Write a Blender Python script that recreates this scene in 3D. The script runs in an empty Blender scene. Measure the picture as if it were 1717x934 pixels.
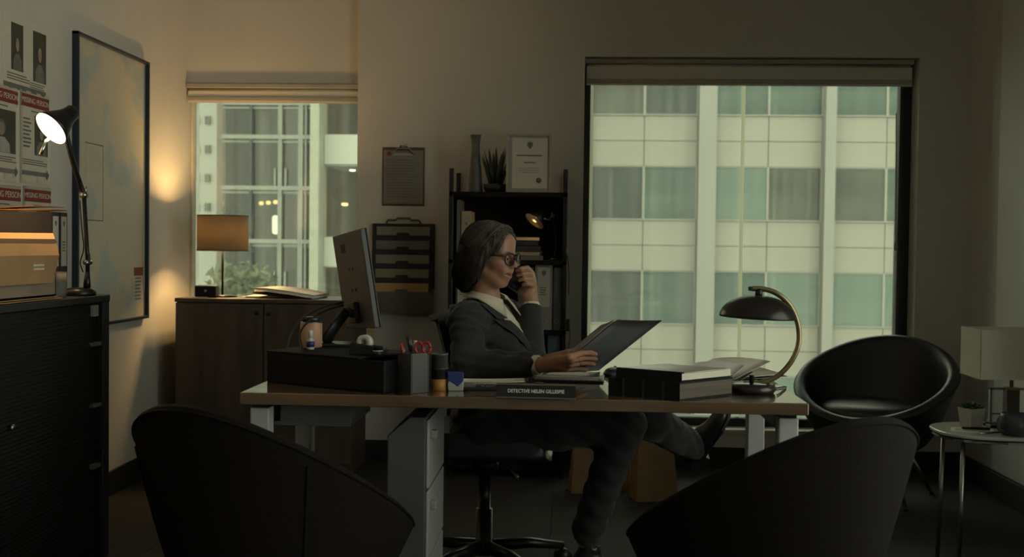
import bpy, math, random
import numpy as np
from mathutils import Vector, Matrix
random.seed(7)
PI = math.pi
SC = bpy.context.scene
COL = SC.collection
def V(*a): return Vector(a)

# ---------------------------------------------------------------- camera
FPX, CX, CY, HC = 1850.0, 858.5, 467.0, 1.15
YAW = math.atan((953 - CX) / FPX); PITCH = math.atan((467 - 415) / FPX); ROLL = 0.0125
CAMR = Matrix.Rotation(YAW, 3, 'Z') @ Matrix.Rotation(PI / 2 - PITCH, 3, 'X') @ Matrix.Rotation(ROLL, 3, 'Z')
CAMP = V(0, 0, HC)
cd = bpy.data.cameras.new('camera'); cam = bpy.data.objects.new('camera', cd); COL.objects.link(cam)
cam.matrix_world = Matrix.Translation(CAMP) @ CAMR.to_4x4()
cd.sensor_width = 36.0; cd.lens = 36.0 * FPX / 1717.0; cd.clip_start = 0.05; cd.clip_end = 300
cd.dof.use_dof = True; cd.dof.focus_distance = 3.75; cd.dof.aperture_fstop = 4.5
SC.camera = cam

# ---------------------------------------------------------------- world, exposure
SC.view_settings.view_transform = 'Standard'; SC.view_settings.look = 'None'
SC.view_settings.gamma = 1.0; SC.view_settings.use_curve_mapping = False
SC.view_settings.exposure = 0.0
w = bpy.data.worlds.new('overcast_sky'); SC.world = w; w.use_nodes = True
bg = w.node_tree.nodes['Background']
bg.inputs[0].default_value = (0.97, 1.0, 0.84, 1); bg.inputs[1].default_value = 3.0
SC.cycles.max_bounces = 10; SC.cycles.diffuse_bounces = 6; SC.cycles.transparent_max_bounces = 12
SC.cycles.sample_clamp_indirect = 4.0; SC.cycles.caustics_reflective = False; SC.cycles.caustics_refractive = False

# ---------------------------------------------------------------- helpers
def ray(px, py): return CAMR @ V((px - CX) / FPX, -(py - CY) / FPX, -1.0)
def at(px, py, Y):                      # the point seen at a pixel, at distance Y from the camera along the room
    d = ray(px, py); return CAMP + d * (Y / d.y)
def onz(px, py, z):                     # the point seen at a pixel on a level surface
    d = ray(px, py); return CAMP + d * ((z - HC) / d.z)
def srgb(h):
    h = h.lstrip('#'); c = [int(h[i:i + 2], 16) / 255 for i in (0, 2, 4)]
    return tuple(x / 12.92 if x <= .04045 else ((x + .055) / 1.055) ** 2.4 for x in c)

MATS = {}
def mat(name, col, rough=.6, metal=0.0, var=.12, scale=8.0, bump=0.0, bscale=None, stretch=(1, 1, 1), spec=.5, emit=None, sheen=0.0, col2=None, detail=4.0, coat=0.0):
    m = bpy.data.materials.new(name); m.use_nodes = True
    nt = m.node_tree; n = nt.nodes; l = nt.links; p = n['Principled BSDF']
    if isinstance(col, str): col = srgb(col)
    c2 = col2 if col2 is not None else tuple(min(1, x * (1 + var)) for x in col)
    if isinstance(c2, str): c2 = srgb(c2)
    c1 = col if col2 is not None else tuple(x * (1 - var) for x in col)
    tc = n.new('ShaderNodeTexCoord'); mp = n.new('ShaderNodeMapping'); mp.inputs['Scale'].default_value = stretch
    l.new(tc.outputs['Object'], mp.inputs[0])
    nz = n.new('ShaderNodeTexNoise'); nz.inputs['Scale'].default_value = scale; nz.inputs['Detail'].default_value = detail
    l.new(mp.outputs[0], nz.inputs['Vector'])
    cr = n.new('ShaderNodeValToRGB'); cr.color_ramp.elements[0].position = .3; cr.color_ramp.elements[1].position = .7
    cr.color_ramp.elements[0].color = (*c1, 1); cr.color_ramp.elements[1].color = (*c2, 1)
    l.new(nz.outputs[0], cr.inputs[0]); l.new(cr.outputs[0], p.inputs['Base Color'])
    p.inputs['Roughness'].default_value = rough; p.inputs['Metallic'].default_value = metal
    p.inputs['Specular IOR Level'].default_value = spec
    if sheen: p.inputs['Sheen Weight'].default_value = sheen
    if coat: p.inputs['Coat Weight'].default_value = coat
    if bump:
        b = n.new('ShaderNodeBump'); b.inputs['Strength'].default_value = bump; b.inputs['Distance'].default_value = .003
        nb = n.new('ShaderNodeTexNoise'); nb.inputs['Scale'].default_value = bscale or scale * 12; nb.inputs['Detail'].default_value = 3
        l.new(mp.outputs[0], nb.inputs['Vector']); l.new(nb.outputs[0], b.inputs['Height']); l.new(b.outputs[0], p.inputs['Normal'])
    if emit:
        p.inputs['Emission Color'].default_value = (*emit[0], 1); p.inputs['Emission Strength'].default_value = emit[1]
    MATS[name] = m; return m

class MB:
    def __init__(s): s.v = []; s.f = []; s.sm = []
    def add(s, vs, fs, smooth=False, M=None):
        o = len(s.v)
        for p in vs:
            p = Vector(p)
            s.v.append(tuple(M @ p) if M is not None else tuple(p))
        for f in fs: s.f.append(tuple(i + o for i in f)); s.sm.append(smooth)
        return s
    def box(s, c, d, M=None):
        x, y, z = (q / 2 for q in d); cx, cy, cz = c
        vs = [(cx + a * x, cy + b * y, cz + e * z) for e in (-1, 1) for b in (-1, 1) for a in (-1, 1)]
        return s.add(vs, [(0, 2, 3, 1), (4, 5, 7, 6), (0, 1, 5, 4), (2, 6, 7, 3), (0, 4, 6, 2), (1, 3, 7, 5)], False, M)
    def bb(s, a, b, M=None):
        return s.box([(p + q) / 2 for p, q in zip(a, b)], [abs(q - p) for p, q in zip(a, b)], M)
    def lathe(s, prof, n=32, M=None, smooth=True, c=(0, 0, 0), close=False):
        vs = []; fs = []
        k = len(prof)
        for j in range(n):
            a = 2 * PI * j / n
            for r, z in prof: vs.append((c[0] + r * math.cos(a), c[1] + r * math.sin(a), c[2] + z))
        for j in range(n):
            j2 = (j + 1) % n
            for i in range(k - 1 + (1 if close else 0)):
                i2 = (i + 1) % k
                fs.append((j * k + i, j2 * k + i, j2 * k + i2, j * k + i2))
        if not close:
            if prof[0][0] > 1e-6: fs.append(tuple(j * k for j in range(n))[::-1])
            if prof[-1][0] > 1e-6: fs.append(tuple(j * k + k - 1 for j in range(n)))
        return s.add(vs, fs, smooth, M)
    def tube(s, pts, r, n=10, M=None, smooth=True, flat=None):
        pts = [Vector(p) for p in pts]; m = len(pts)
        rs = r if isinstance(r, (list, tuple)) else [r] * m
        vs = []; fs = []; up = None
        for i, p in enumerate(pts):
            t = (pts[min(i + 1, m - 1)] - pts[max(i - 1, 0)]).normalized()
            if up is None:
                up = V(0, 0, 1) if abs(t.z) < .9 else V(1, 0, 0)
                if flat is not None: up = Vector(flat)
            up = (up - t * up.dot(t)).normalized(); sd = t.cross(up)
            ru = rs[i] if not isinstance(rs[i], tuple) else rs[i][0]; rv = rs[i] if not isinstance(rs[i], tuple) else rs[i][1]
            for j in range(n):
                a = 2 * PI * j / n; vs.append(p + up * (ru * math.cos(a)) + sd * (rv * math.sin(a)))
        for i in range(m - 1):
            for j in range(n):
                j2 = (j + 1) % n; fs.append((i * n + j, i * n + j2, (i + 1) * n + j2, (i + 1) * n + j))
        fs.append(tuple(range(n))[::-1]); fs.append(tuple((m - 1) * n + j for j in range(n)))
        return s.add(vs, fs, smooth, M)
    def cyl(s, a, b, r, r2=None, n=16, M=None, smooth=True): return s.tube([a, b], [r, r if r2 is None else r2], n, M, smooth)
    def prism(s, poly, z0, z1, M=None, smooth=False):
        n = len(poly)
        vs = [(x, y, z0) for x, y in poly] + [(x, y, z1) for x, y in poly]
        fs = [tuple(range(n))[::-1], tuple(range(n, 2 * n))] + [(i, (i + 1) % n, (i + 1) % n + n, i + n) for i in range(n)]
        return s.add(vs, fs, smooth, M)
    def sphere(s, c, r, nu=20, nv=12, M=None):
        if not isinstance(r, (tuple, list)): r = (r, r, r)
        vs = [(c[0], c[1], c[2] - r[2])]; fs = []
        for i in range(1, nv):
            t = PI * i / nv - PI / 2
            for j in range(nu):
                a = 2 * PI * j / nu; vs.append((c[0] + r[0] * math.cos(t) * math.cos(a), c[1] + r[1] * math.cos(t) * math.sin(a), c[2] + r[2] * math.sin(t)))
        vs.append((c[0], c[1], c[2] + r[2])); L = len(vs) - 1
        for j in range(nu):
            j2 = (j + 1) % nu; fs.append((0, 1 + j2, 1 + j)); fs.append((L, L - nu + j, L - nu + j2))
            for i in range(nv - 2):
                a = 1 + i * nu; fs.append((a + j, a + j2, a + nu + j2, a + nu + j))
        return s.add(vs, fs, True, M)
    def grid(s, rows, th=0.0, smooth=True, M=None):           # rows of points -> sheet, thickened along its normal
        rows = [[Vector(p) for p in r] for r in rows]; a = len(rows); b = len(rows[0])
        flat = [p for r in rows for p in r]
        fs = [(i * b + j, i * b + j + 1, (i + 1) * b + j + 1, (i + 1) * b + j) for i in range(a - 1) for j in range(b - 1)]
        if th == 0: return s.add(flat, fs, smooth, M)
        nr = []
        for i in range(a):
            for j in range(b):
                du = rows[min(i + 1, a - 1)][j] - rows[max(i - 1, 0)][j]; dv = rows[i][min(j + 1, b - 1)] - rows[i][max(j - 1, 0)]
                nr.append(dv.cross(du).normalized())
        N = a * b
        allv = [p + nn * (th / 2) for p, nn in zip(flat, nr)] + [p - nn * (th / 2) for p, nn in zip(flat, nr)]
        f2 = [tuple(reversed(f)) for f in fs] + [tuple(i + N for i in f) for f in fs]
        edge = [i * b for i in range(a)] + [(a - 1) * b + j for j in range(1, b)] + [i * b + b - 1 for i in range(a - 2, -1, -1)] + [j for j in range(b - 2, 0, -1)]
        f2 += [(edge[i], edge[(i + 1) % len(edge)], edge[(i + 1) % len(edge)] + N, edge[i] + N) for i in range(len(edge))]
        return s.add(allv, f2, smooth, M)
    def mesh(s, name):
        me = bpy.data.meshes.new(name); me.from_pydata(s.v, [], s.f)
        me.polygons.foreach_set('use_smooth', s.sm); me.update(); return me
    def build(s, name, m, parent=None, bevel=0.0, seg=2, loc=None, rot=None):
        o = bpy.data.objects.new(name, s.mesh(name)); COL.objects.link(o)
        if m is not None: o.data.materials.append(m if not isinstance(m, str) else MATS[m])
        if parent is not None: o.parent = parent
        if loc is not None: o.location = loc
        if rot is not None: o.rotation_euler = rot
        if bevel:
            b = o.modifiers.new('bevel', 'BEVEL'); b.width = bevel; b.segments = seg; b.limit_method = 'ANGLE'; b.angle_limit = .7
        return o
def tag(o, label, cat, group=None, kind=None):
    o['label'] = label; o['category'] = cat
    if group: o['group'] = group
    if kind: o['kind'] = kind
    return o
def thing(name, label, cat, loc=(0, 0, 0), rz=0.0, group=None, rot=None):
    o = bpy.data.objects.new(name, None); COL.objects.link(o); o.location = loc
    o.rotation_euler = rot if rot else (0, 0, rz); o.empty_display_size = .05
    return tag(o, label, cat, group)
def struct(o): o['kind'] = 'structure'; return o
def dup(o, parent=None):
    c = o.copy(); COL.objects.link(c)
    if parent is not None: c.parent = parent
    for ch in o.children: dup(ch, c)
    return c
def text(name, body, size, m, parent, loc, rot=(PI / 2, 0, 0), align='CENTER', ext=.0004, sx=1.0, off=0.0):
    c = bpy.data.curves.new(name, 'FONT'); c.body = body; c.size = size; c.align_x = align; c.align_y = 'CENTER'; c.extrude = ext
    o = bpy.data.objects.new(name, c); COL.objects.link(o); c.materials.append(m if not isinstance(m, str) else MATS[m])
    c.offset = off; bpy.context.view_layer.update()
    me = bpy.data.meshes.new_from_object(o.evaluated_get(bpy.context.evaluated_depsgraph_get())); bpy.data.objects.remove(o)
    o = bpy.data.objects.new(name, me); COL.objects.link(o)
    o.parent = parent; o.location = loc; o.rotation_euler = rot; o.scale = (sx, 1, 1); return o
def arc(pts, n=8):                      # Catmull-Rom through points
    pts = [Vector(p) for p in pts]; P = [pts[0] * 2 - pts[1]] + pts + [pts[-1] * 2 - pts[-2]]; out = []
    for i in range(1, len(P) - 2):
        for k in range(n):
            t = k / n; a, b, c, d = P[i - 1], P[i], P[i + 1], P[i + 2]
            out.append(.5 * ((2 * b) + (c - a) * t + (2 * a - 5 * b + 4 * c - d) * t * t + (3 * b - a - 3 * c + d) * t ** 3))
    return out + [pts[-1]]
def bars(mb, x0, x1, y0, y1, n, z=0.0, fill=.45, jitter=.25, th=.0004, M=None):   # lines of small print
    st = (y1 - y0) / n
    for i in range(n):
        e = x1 - (x1 - x0) * random.random() * jitter; yc = y1 - (i + .5) * st
        mb.bb((x0, yc - st * fill / 2, z), (e, yc + st * fill / 2, z + th), M)

# ---------------------------------------------------------------- materials
mat('wall_paint', (.60, .57, .525), .85, var=.03, scale=3, bump=.08, bscale=180)
mat('wall_paint_lit', (.70, .71, .67), .8, var=.03, scale=3, bump=.06, bscale=180)  # wall paint made paler, putting daylight on the right wall into the colour
mat('ceiling_white', (.62, .61, .58), .9, var=.02)
mat('black_trim', (.012, .013, .015), .6)
mat('frame_dark', (.012, .02, .025), .4, var=.1)
mat('frame_bronze', (.05, .045, .038), .45)
mat('sill_white', (.6, .58, .5), .5)
mat('blind_cloth', (.64, .61, .53), .85, var=.04, scale=60, bump=.15, bscale=500)
mat('blind_bar', (.36, .34, .29), .5)
mat('carpet', (.021, .021, .021), .95, var=.5, scale=30, stretch=(.6, 14, 1), bump=.5, bscale=90)
mat('carpet_b', (.021, .021, .021), .95, var=.5, scale=30, stretch=(14, .6, 1), bump=.5, bscale=90)
mat('black_plastic', (.010, .010, .011), .45, var=.15)
mat('black_matte', (.0065, .0065, .007), .75, var=.2, scale=30, spec=.25)
mat('black_metal', (.012, .012, .013), .35, metal=.3)
mat('chrome', (.62, .62, .60), .15, metal=1.0, var=.02)
mat('steel', (.35, .34, .33), .3, metal=1.0, var=.05)
mat('brass', (.42, .32, .16), .32, metal=1.0, var=.12, scale=20)
mat('white_metal', (.42, .43, .42), .45, var=.03)
mat('grey_metal', (.105, .107, .11), .5, var=.05)
mat('walnut_dark', (.075, .054, .038), .55, var=.35, scale=6, stretch=(3, 3, .35), bump=.1, bscale=60)
mat('desk_wood', (.135, .085, .052), .17, var=.28, scale=5, stretch=(.35, 4, 4), spec=.6, coat=.7)
mat('paper', (.62, .58, .48), .8, var=.04, scale=20)
mat('paper_white', (.72, .70, .64), .8, var=.03, scale=20)
mat('paper_yellow', (.62, .47, .18), .8, var=.06)
mat('paper_grey', (.22, .21, .185), .8, var=.05)
mat('paper_green', (.22, .23, .15), .8, var=.05)
mat('manila', (.46, .28, .12), .75, var=.08)
mat('ink', (.03, .03, .03), .8)
mat('ink_grey', (.16, .15, .14), .8)
mat('red_print', (.22, .035, .03), .7)
mat('cardboard', (.36, .215, .105), .85, var=.10, scale=10, bump=.15, bscale=60)
mat('cardboard_in', (.26, .20, .15), .85, var=.10, scale=10)
mat('kraft', (.22, .14, .07), .85, var=.12, scale=14, bump=.2, bscale=40)
mat('upholstery', (.0095, .0075, .0072), .88, var=.3, scale=160, bump=.5, bscale=420, spec=.12)
mat('leather', (.012, .015, .020), .42, var=.25, scale=60, bump=.25, bscale=220)
mat('leather_seat', (.032, .035, .038), .40, var=.2, scale=60, bump=.2, bscale=220)
# ================================================================ the room shell
XL, XR, YB, ZC = -2.078, 2.057, 5.85, 2.62
W1 = (XL, -1.133, 0.80, 2.02)      # left window opening: x0, x1, z0, z1
W2 = (0.072, 1.806, 0.20, 2.16)    # right window opening
YG = 6.02                          # plane of the glass
def glassmat(name, tint, ior=1.45, dirt=0.0):
    m = bpy.data.materials.new(name); m.use_nodes = True; nt = m.node_tree; n = nt.nodes; l = nt.links
    n.remove(n['Principled BSDF']); out = n['Material Output']
    tr = n.new('ShaderNodeBsdfTransparent'); tr.inputs[0].default_value = (*tint, 1)
    g = n.new('ShaderNodeBsdfGlossy'); g.inputs['Roughness'].default_value = .02
    fr = n.new('ShaderNodeFresnel'); fr.inputs[0].default_value = ior
    mx = n.new('ShaderNodeMixShader'); l.new(fr.outputs[0], mx.inputs[0]); l.new(tr.outputs[0], mx.inputs[1]); l.new(g.outputs[0], mx.inputs[2])
    last = mx
    if dirt:
        df = n.new('ShaderNodeBsdfTranslucent'); df.inputs[0].default_value = (.8, .8, .72, 1)
        tc = n.new('ShaderNodeTexCoord'); mp = n.new('ShaderNodeMapping'); mp.inputs['Scale'].default_value = (22, 1, .5)
        nz = n.new('ShaderNodeTexNoise'); nz.inputs['Scale'].default_value = 1.0; nz.inputs['Detail'].default_value = 5
        rp = n.new('ShaderNodeMapRange'); rp.inputs[1].default_value = .45; rp.inputs[2].default_value = .8; rp.inputs[3].default_value = dirt * .25; rp.inputs[4].default_value = dirt
        l.new(tc.outputs['Object'], mp.inputs[0]); l.new(mp.outputs[0], nz.inputs['Vector']); l.new(nz.outputs[0], rp.inputs[0])
        m2 = n.new('ShaderNodeMixShader'); l.new(rp.outputs[0], m2.inputs[0]); l.new(mx.outputs[0], m2.inputs[1]); l.new(df.outputs[0], m2.inputs[2]); last = m2
    l.new(last.outputs[0], out.inputs[0]); MATS[name] = m; return m
glassmat('window_glass', (.92, .96, .90), dirt=.10)
glassmat('clear_glass', (.97, .98, .97), 1.22)
glassmat('table_glass', (.86, .93, .90))
def translucent(name, col, k=.6):
    m = bpy.data.materials.new(name); m.use_nodes = True; nt = m.node_tree; n = nt.nodes; l = nt.links
    p = n['Principled BSDF']; p.inputs['Base Color'].default_value = (*col, 1); p.inputs['Roughness'].default_value = .6
    t = n.new('ShaderNodeBsdfTranslucent'); t.inputs[0].default_value = (*col, 1)
    mx = n.new('ShaderNodeMixShader'); mx.inputs[0].default_value = k
    l.new(p.outputs[0], mx.inputs[1]); l.new(t.outputs[0], mx.inputs[2]); l.new(mx.outputs[0], n['Material Output'].inputs[0]); MATS[name] = m; return m
translucent('sealant', (.93, .92, .70), .97)

fl = MB().bb((XL - .2, -1.7, -.2), (XR + .2, 6.3, -.006)).build('floor', 'carpet'); struct(fl)
ta = MB().bb((-.249, -.249, -.006), (.249, .249, 0)).mesh('carpet_tile'); ta.materials.append(MATS['carpet'])
tb = MB().bb((-.249, -.249, -.006), (.249, .249, 0)).mesh('carpet_tile'); tb.materials.append(MATS['carpet_b'])
for i in range(8):
    for j in range(8):
        o = bpy.data.objects.new('carpet_tile', ta if (i + j) % 2 else tb); COL.objects.link(o); o.parent = fl
        o.location = (XL + .27 + i * .5, 2.15 + j * .5, 0)
wl = MB().bb((XL - .2, -1.7, 0), (XL, 6.05, ZC)).build('wall_left', 'wall_paint'); struct(wl)
WFILL = (-1.2, 3.3, .35, 2.4)          # unseen opening added in the right wall to let in fill daylight
wr = MB().bb((XR, -1.7, 0), (XR + .2, WFILL[0], ZC)).bb((XR, WFILL[1], 0), (XR + .2, 5.42, ZC)).bb((XR, WFILL[0], 0), (XR + .2, WFILL[1], WFILL[2])).bb((XR, WFILL[0], WFILL[3]), (XR + .2, WFILL[1], ZC)).build('wall_right', 'wall_paint_lit'); struct(wr)
struct(MB().bb((XR + .012, 5.42, 0), (XR + .2, 6.3, ZC)).build('wall_right_shaded', 'wall_paint'))  # same wall: darker tone and small step stand in for the shade edge
wfill = MB().bb((XR + .08, WFILL[0], WFILL[2]), (XR + .14, WFILL[0] + .05, WFILL[3])).bb((XR + .08, WFILL[1] - .05, WFILL[2]), (XR + .14, WFILL[1], WFILL[3])).bb((XR + .08, WFILL[0], WFILL[2]), (XR + .14, WFILL[1], WFILL[2] + .05)).bb((XR + .08, WFILL[0], WFILL[3] - .05), (XR + .14, WFILL[1], WFILL[3])).build('fill_window', 'frame_dark'); struct(wfill)  # frame of the added fill-light opening, out of view
MB().bb((XR + .108, WFILL[0] + .03, WFILL[2] + .03), (XR + .112, WFILL[1] - .03, WFILL[3] - .03)).build('pane', 'clear_glass', wfill)
struct(MB().bb((XL, -1.7, 0), (XR, -1.5, ZC)).build('wall_rear', 'wall_paint'))
struct(MB().bb((XL - .2, -1.7, ZC), (XR + .2, 6.3, ZC + .2)).build('ceiling', 'ceiling_white'))
b = MB(); y1 = 6.12
b.bb((W1[1], YB, 0), (W2[0], y1, ZC)); b.bb((W2[1], YB, 0), (XR + .1, y1, ZC))
b.bb((XL, YB + .055, W1[3]), (W1[1], y1, ZC)); b.bb((XL, YB, 0), (W1[1], y1, W1[2]))
b.bb((W2[0], YB, W2[3]), (W2[1], y1, ZC)); b.bb((W2[0], YB, 0), (W2[1], y1, W2[2]))
struct(b.build('wall_back', 'wall_paint'))
struct(MB().bb((XL, -1.5, 0), (XL + .014, YB, .11)).build('baseboard_left', 'black_trim', bevel=.003))
struct(MB().bb((XR - .026, -1.5, 0), (XR, YB, .11)).build('baseboard_right', 'black_trim', bevel=.003))
struct(MB().bb((XL, YB - .014, 0), (XR, YB, .11)).build('baseboard_back', 'black_trim', bevel=.003))

def window(name, W, bars_x, fm, fw, panes, seal=None):
    x0, x1, z0, z1 = W
    r = bpy.data.objects.new(name, None); COL.objects.link(r); r.location = (x0, YG, z0); struct(r); T = Matrix.Translation((-x0, -YG, -z0))
    f = MB(); a, c = YG - .05, YG + .06
    f.bb((x0, a, z0), (x0 + fw[0], c, z1), T); f.bb((x1 - fw[1], a, z0), (x1, c, z1), T)
    f.bb((x0, a, z1 - .04), (x1, c, z1), T); f.bb((x0, a, z0), (x1, c, z0 + .045), T)
    f.build('window_frame', fm, r, bevel=.003)
    for p0, p1 in panes:
        MB().bb((p0, YG - .003, z0 + .03), (p1, YG + .003, z1 - .03), T).build('pane', 'window_glass', r)
    for xx, ww in (seal or []):
        MB().add([(xx - ww / 2, YG - .006, z0 + .045), (xx + ww / 2, YG - .006, z0 + .045), (xx + ww / 2, YG - .006, z1 - .03), (xx - ww / 2, YG - .006, z1 - .03)], [(0, 1, 2, 3)], False, T).build('pane_joint', 'sealant', r)
    for xx, ww in bars_x:
        MB().bb((xx - ww / 2, YG - .03, z0 + .045), (xx + ww / 2, YG + .04, z1 - .03), T).build('mullion', fm, r, bevel=.003)
    MB().bb((x0 + .001, YB - .006, z0 - .02), (x1 - .001, YG - .05, z0 + .004), T).build('window_sill', 'sill_white', r, bevel=.004)
    return r
jx = at(1244, 300, YG).x
w1 = window('window_1', W1, [], 'sill_white', (.012, .012), [(W1[0] + .006, W1[1] - .006)])
w2 = window('window_2', W2, [], 'frame_dark', (.034, .05), [(W2[0] + .02, jx), (jx, W2[1] - .03)], seal=[(jx, .02), (W2[0] + .043, .016)])
z_t = at(1300, 706, YG).z
MB().bb((W2[0] + .034, YG - .04, z_t - .025), (W2[1] - .05, YG + .05, z_t + .02), Matrix.Translation((-W2[0], -YG, -W2[2]))).build('transom', 'frame_dark', w2, bevel=.003)
MB().bb((W2[1] - .065, YG - .06, W2[2]), (W2[1] - .05, YG - .02, W2[3]), Matrix.Translation((-W2[0], -YG, -W2[2]))).build('side_channel', 'frame_bronze', w2)

def blind(name, label, x0, x1, zt, zb, yc, mt):
    r = thing(name, label, 'blind', ((x0 + x1) / 2, yc, zt)); hw = (x1 - x0) / 2
    MB().box((0, 0, -.012), (2 * hw, .10, .024)).build('head_rail', 'blind_bar', r, bevel=.003)
    g = [(.035 * math.cos(t), .035 * math.sin(t) - .055) for t in [PI * 2 * k / 20 for k in range(20)]]
    M = Matrix(((0, 0, 1, 0), (1, 0, 0, 0), (0, 1, 0, 0), (0, 0, 0, 1)))
    MB().prism(g, -hw + .01, hw - .01, M, True).build('fabric_roll', mt, r)
    MB().box((0, -.034, (zb - zt - .05) / 2), (2 * hw - .012, .002, abs(zb - zt) - .03)).build('blind_fabric', mt, r)
    MB().box((0, -.034, zb - zt + .012), (2 * hw - .008, .014, .024)).build('hem_bar', 'blind_bar', r, bevel=.004)
    return r
blind('roller_blind', 'rolled-up cream roller blind above the small window by the lamp', W1[0] + .004, W1[1] - .004, 2.015, at(455, 170, 5.9).z, 5.93, 'blind_cloth')
rb = blind('roller_blind', 'rolled-up grey roller blind above the wide window', W2[0] + .004, W2[1] - .02, 2.155, at(1250, 141, 5.9).z, 5.93, 'blind_cloth')
p0 = at(1503, 190, 5.88); p1 = at(1502, 405, 5.88); q = rb.location
c = MB().tube([p0 - q, p1 - q], .0035, 6).build('pull_cord', 'blind_bar', rb)
MB().lathe([(.0, -.05), (.009, -.045), (.010, -.01), (.004, 0)], 12, c=tuple(p1 - q)).build('cord_weight', 'blind_bar', c)

# ================================================================ outside
mat('facade_panel', (0.214, 0.203, 0.165), .7, var=.04, scale=.6)
mat('facade_joint', (.19, .185, .155), .8)
mat('facade_column', (.192, .190, .165), .7, var=.04, scale=.5)
mat('facade_frame', (.205, .198, .165), .6)
mat('street', (.10, .10, .095), .9, scale=.5)
def panemat(name, a, b, sc, st, rough=.12):
    return mat(name, a, rough, col2=b, scale=sc, stretch=st, detail=1.5, spec=.28)
panemat('pane_dark', (.016, .022, .019), (.042, .050, .042), 1.2, (3.0, 1, .25))
panemat('pane_teal', (.028, .047, .038), (.062, .092, .072), .9, (.25, 1, 2.2))
panemat('pane_pale', (.072, .104, .083), (.102, .134, .106), .5, (.3, 1, 1.6))
panemat('pane_dim', (.030, .032, .025), (.064, .066, .050), .9, (1.2, 1, 1.2))
struct(MB().bb((-60, 6.6, -14.2), (60, 60, -14)).build('street', 'street'))
YF = 30.0; KF = FPX / YF
def fx(px): return (px - 953) / KF
def fz(py): return HC - (py - 416 - .0125 * 290) / KF
off = thing('office_building', 'pale panelled office block with green windows across the street', 'building', (fx(1240), YF, -14))
def loc(b, a): return (a[0] - off.location.x, a[1] - off.location.y, a[2] - off.location.z)
TO = Matrix.Translation(-off.location)
X0, X1 = fx(560), fx(2010); ZB = fz(371)
pitch = 174 / KF; wh = 90 / KF; sh = (pitch - wh)
body = MB().bb((X0, YF + .12, -14), (X1, YF + 9, fz(371) + 2.75 * pitch), TO).build('facade_wall', 'facade_joint', off)
cols = []; px = 988 - 398; cellx = []
while px < 2000:
    cellx += [(px, px + 88), (px + 88, px + 176)]; cols.append((px + 176, px + 205)); px += 205
    cellx += [(px, px + 88), (px + 88, px + 176)]; cols.append((px + 176, px + 193)); px += 193
for a, c in cols:
    MB().bb((fx(a), YF - .35, -14), (fx(c), YF + .12, fz(371) + 2.75 * pitch), TO).build('column', 'facade_column', off)
pan_me = {}
def shared(key, mk, m):
    if key not in pan_me: me = mk().mesh(key[0]); me.materials.append(MATS[m]); pan_me[key] = me
    o = bpy.data.objects.new(key[0], pan_me[key]); COL.objects.link(o); o.parent = off; return o
cw = 88 / KF
tones = ['pane_dark', 'pane_teal', 'pane_pale', 'pane_dim']
pick = {(988, 0): 'pane_dim', (1076, 0): 'pane_dark', (1193, 0): 'pane_teal', (1281, 0): 'pane_teal', (1386, 0): 'pane_teal', (1474, 0): 'pane_teal',
        (988, 1): 'pane_dark', (1076, 1): 'pane_teal', (1193, 1): 'pane_pale', (1281, 1): 'pane_dim', (1386, 1): 'pane_dim', (1474, 1): 'pane_teal',
        (988, 2): 'pane_dark', (1076, 2): 'pane_teal', (1193, 2): 'pane_teal', (1281, 2): 'pane_pale', (1386, 2): 'pane_pale', (1474, 2): 'pane_pale'}
for row in range(-1, 5):                 # row 1 sits in the middle of the view, counted downwards
    zb = fz(371) - (row - 1) * pitch
    for a, c in cellx:
        xc = (fx(a) + fx(c)) / 2
        tn = pick.get((a, row)) or tones[(int(a) * 7 + row * 5) % 4]
        o = shared(('pane', tn), lambda: MB().box((0, 0, 0), (cw - .06, .04, wh - .06)), tn); o.location = Vector((xc, YF + .08, zb + wh / 2)) - off.location
        o = shared(('window_frame', 'f'), lambda: MB().bb((-cw / 2, -.03, -wh / 2), (-cw / 2 + .03, .06, wh / 2)).bb((cw / 2 - .03, -.03, -wh / 2), (cw / 2, .06, wh / 2)).bb((-cw / 2, -.03, wh / 2 - .025), (cw / 2, .06, wh / 2)).bb((-cw / 2, -.06, -wh / 2), (cw / 2, .06, -wh / 2 + .035)), 'facade_frame'); o.location = Vector((xc, YF + .06, zb + wh / 2)) - off.location
        for k in range(2):
            o = shared(('facade_panel', 'p'), lambda: MB().box((0, 0, 0), (cw - .022, .07, sh / 2 - .02)), 'facade_panel')
            o.location = Vector((xc, YF + .085, zb - sh * (k + .5) / 2)) - off.location
# a second block: white tower, glazed hall and balcony wing seen through the small window
mat('tower_white', (0.304, 0.304, 0.255), .8, var=.03, scale=.4)
mat('tower_window', (.085, .09, .075), .6, spec=.2)
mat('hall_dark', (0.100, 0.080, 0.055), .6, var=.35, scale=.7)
mat('hall_frame', (0.144, 0.148, 0.122), .5)
mat('hall_column', (0.220, 0.220, 0.167), .6)
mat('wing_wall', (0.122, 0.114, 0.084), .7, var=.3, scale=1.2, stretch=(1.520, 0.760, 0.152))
glassmat('hall_glass', (.70, .72, .66))
def gx(px, Y): return (px - 953) * Y / FPX
def gz(py, Y): return HC - (py - 409) * Y / FPX
Y2 = 26.0
tw = thing('white_tower', 'white tower with rows of small square windows', 'building', (gx(250, Y2), Y2, -14)); T = Matrix.Translation(-tw.location)
MB().bb((gx(20, Y2), Y2, -14), (gx(364, Y2), Y2 + 8, 9), T).build('tower_wall', 'tower_white', tw)
wm = MB().box((0, 0, 0), (.13, .06, .19)).mesh('window'); wm.materials.append(MATS['tower_window'])
for r in range(-1, 5):
    for k in range(12):
        o = bpy.data.objects.new('window', wm); COL.objects.link(o); o.parent = tw
        o.location = Vector((gx(339 - k * 20, Y2), Y2 - .02, gz(200 + r * 49, Y2))) - tw.location
Y3 = 24.0
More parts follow.
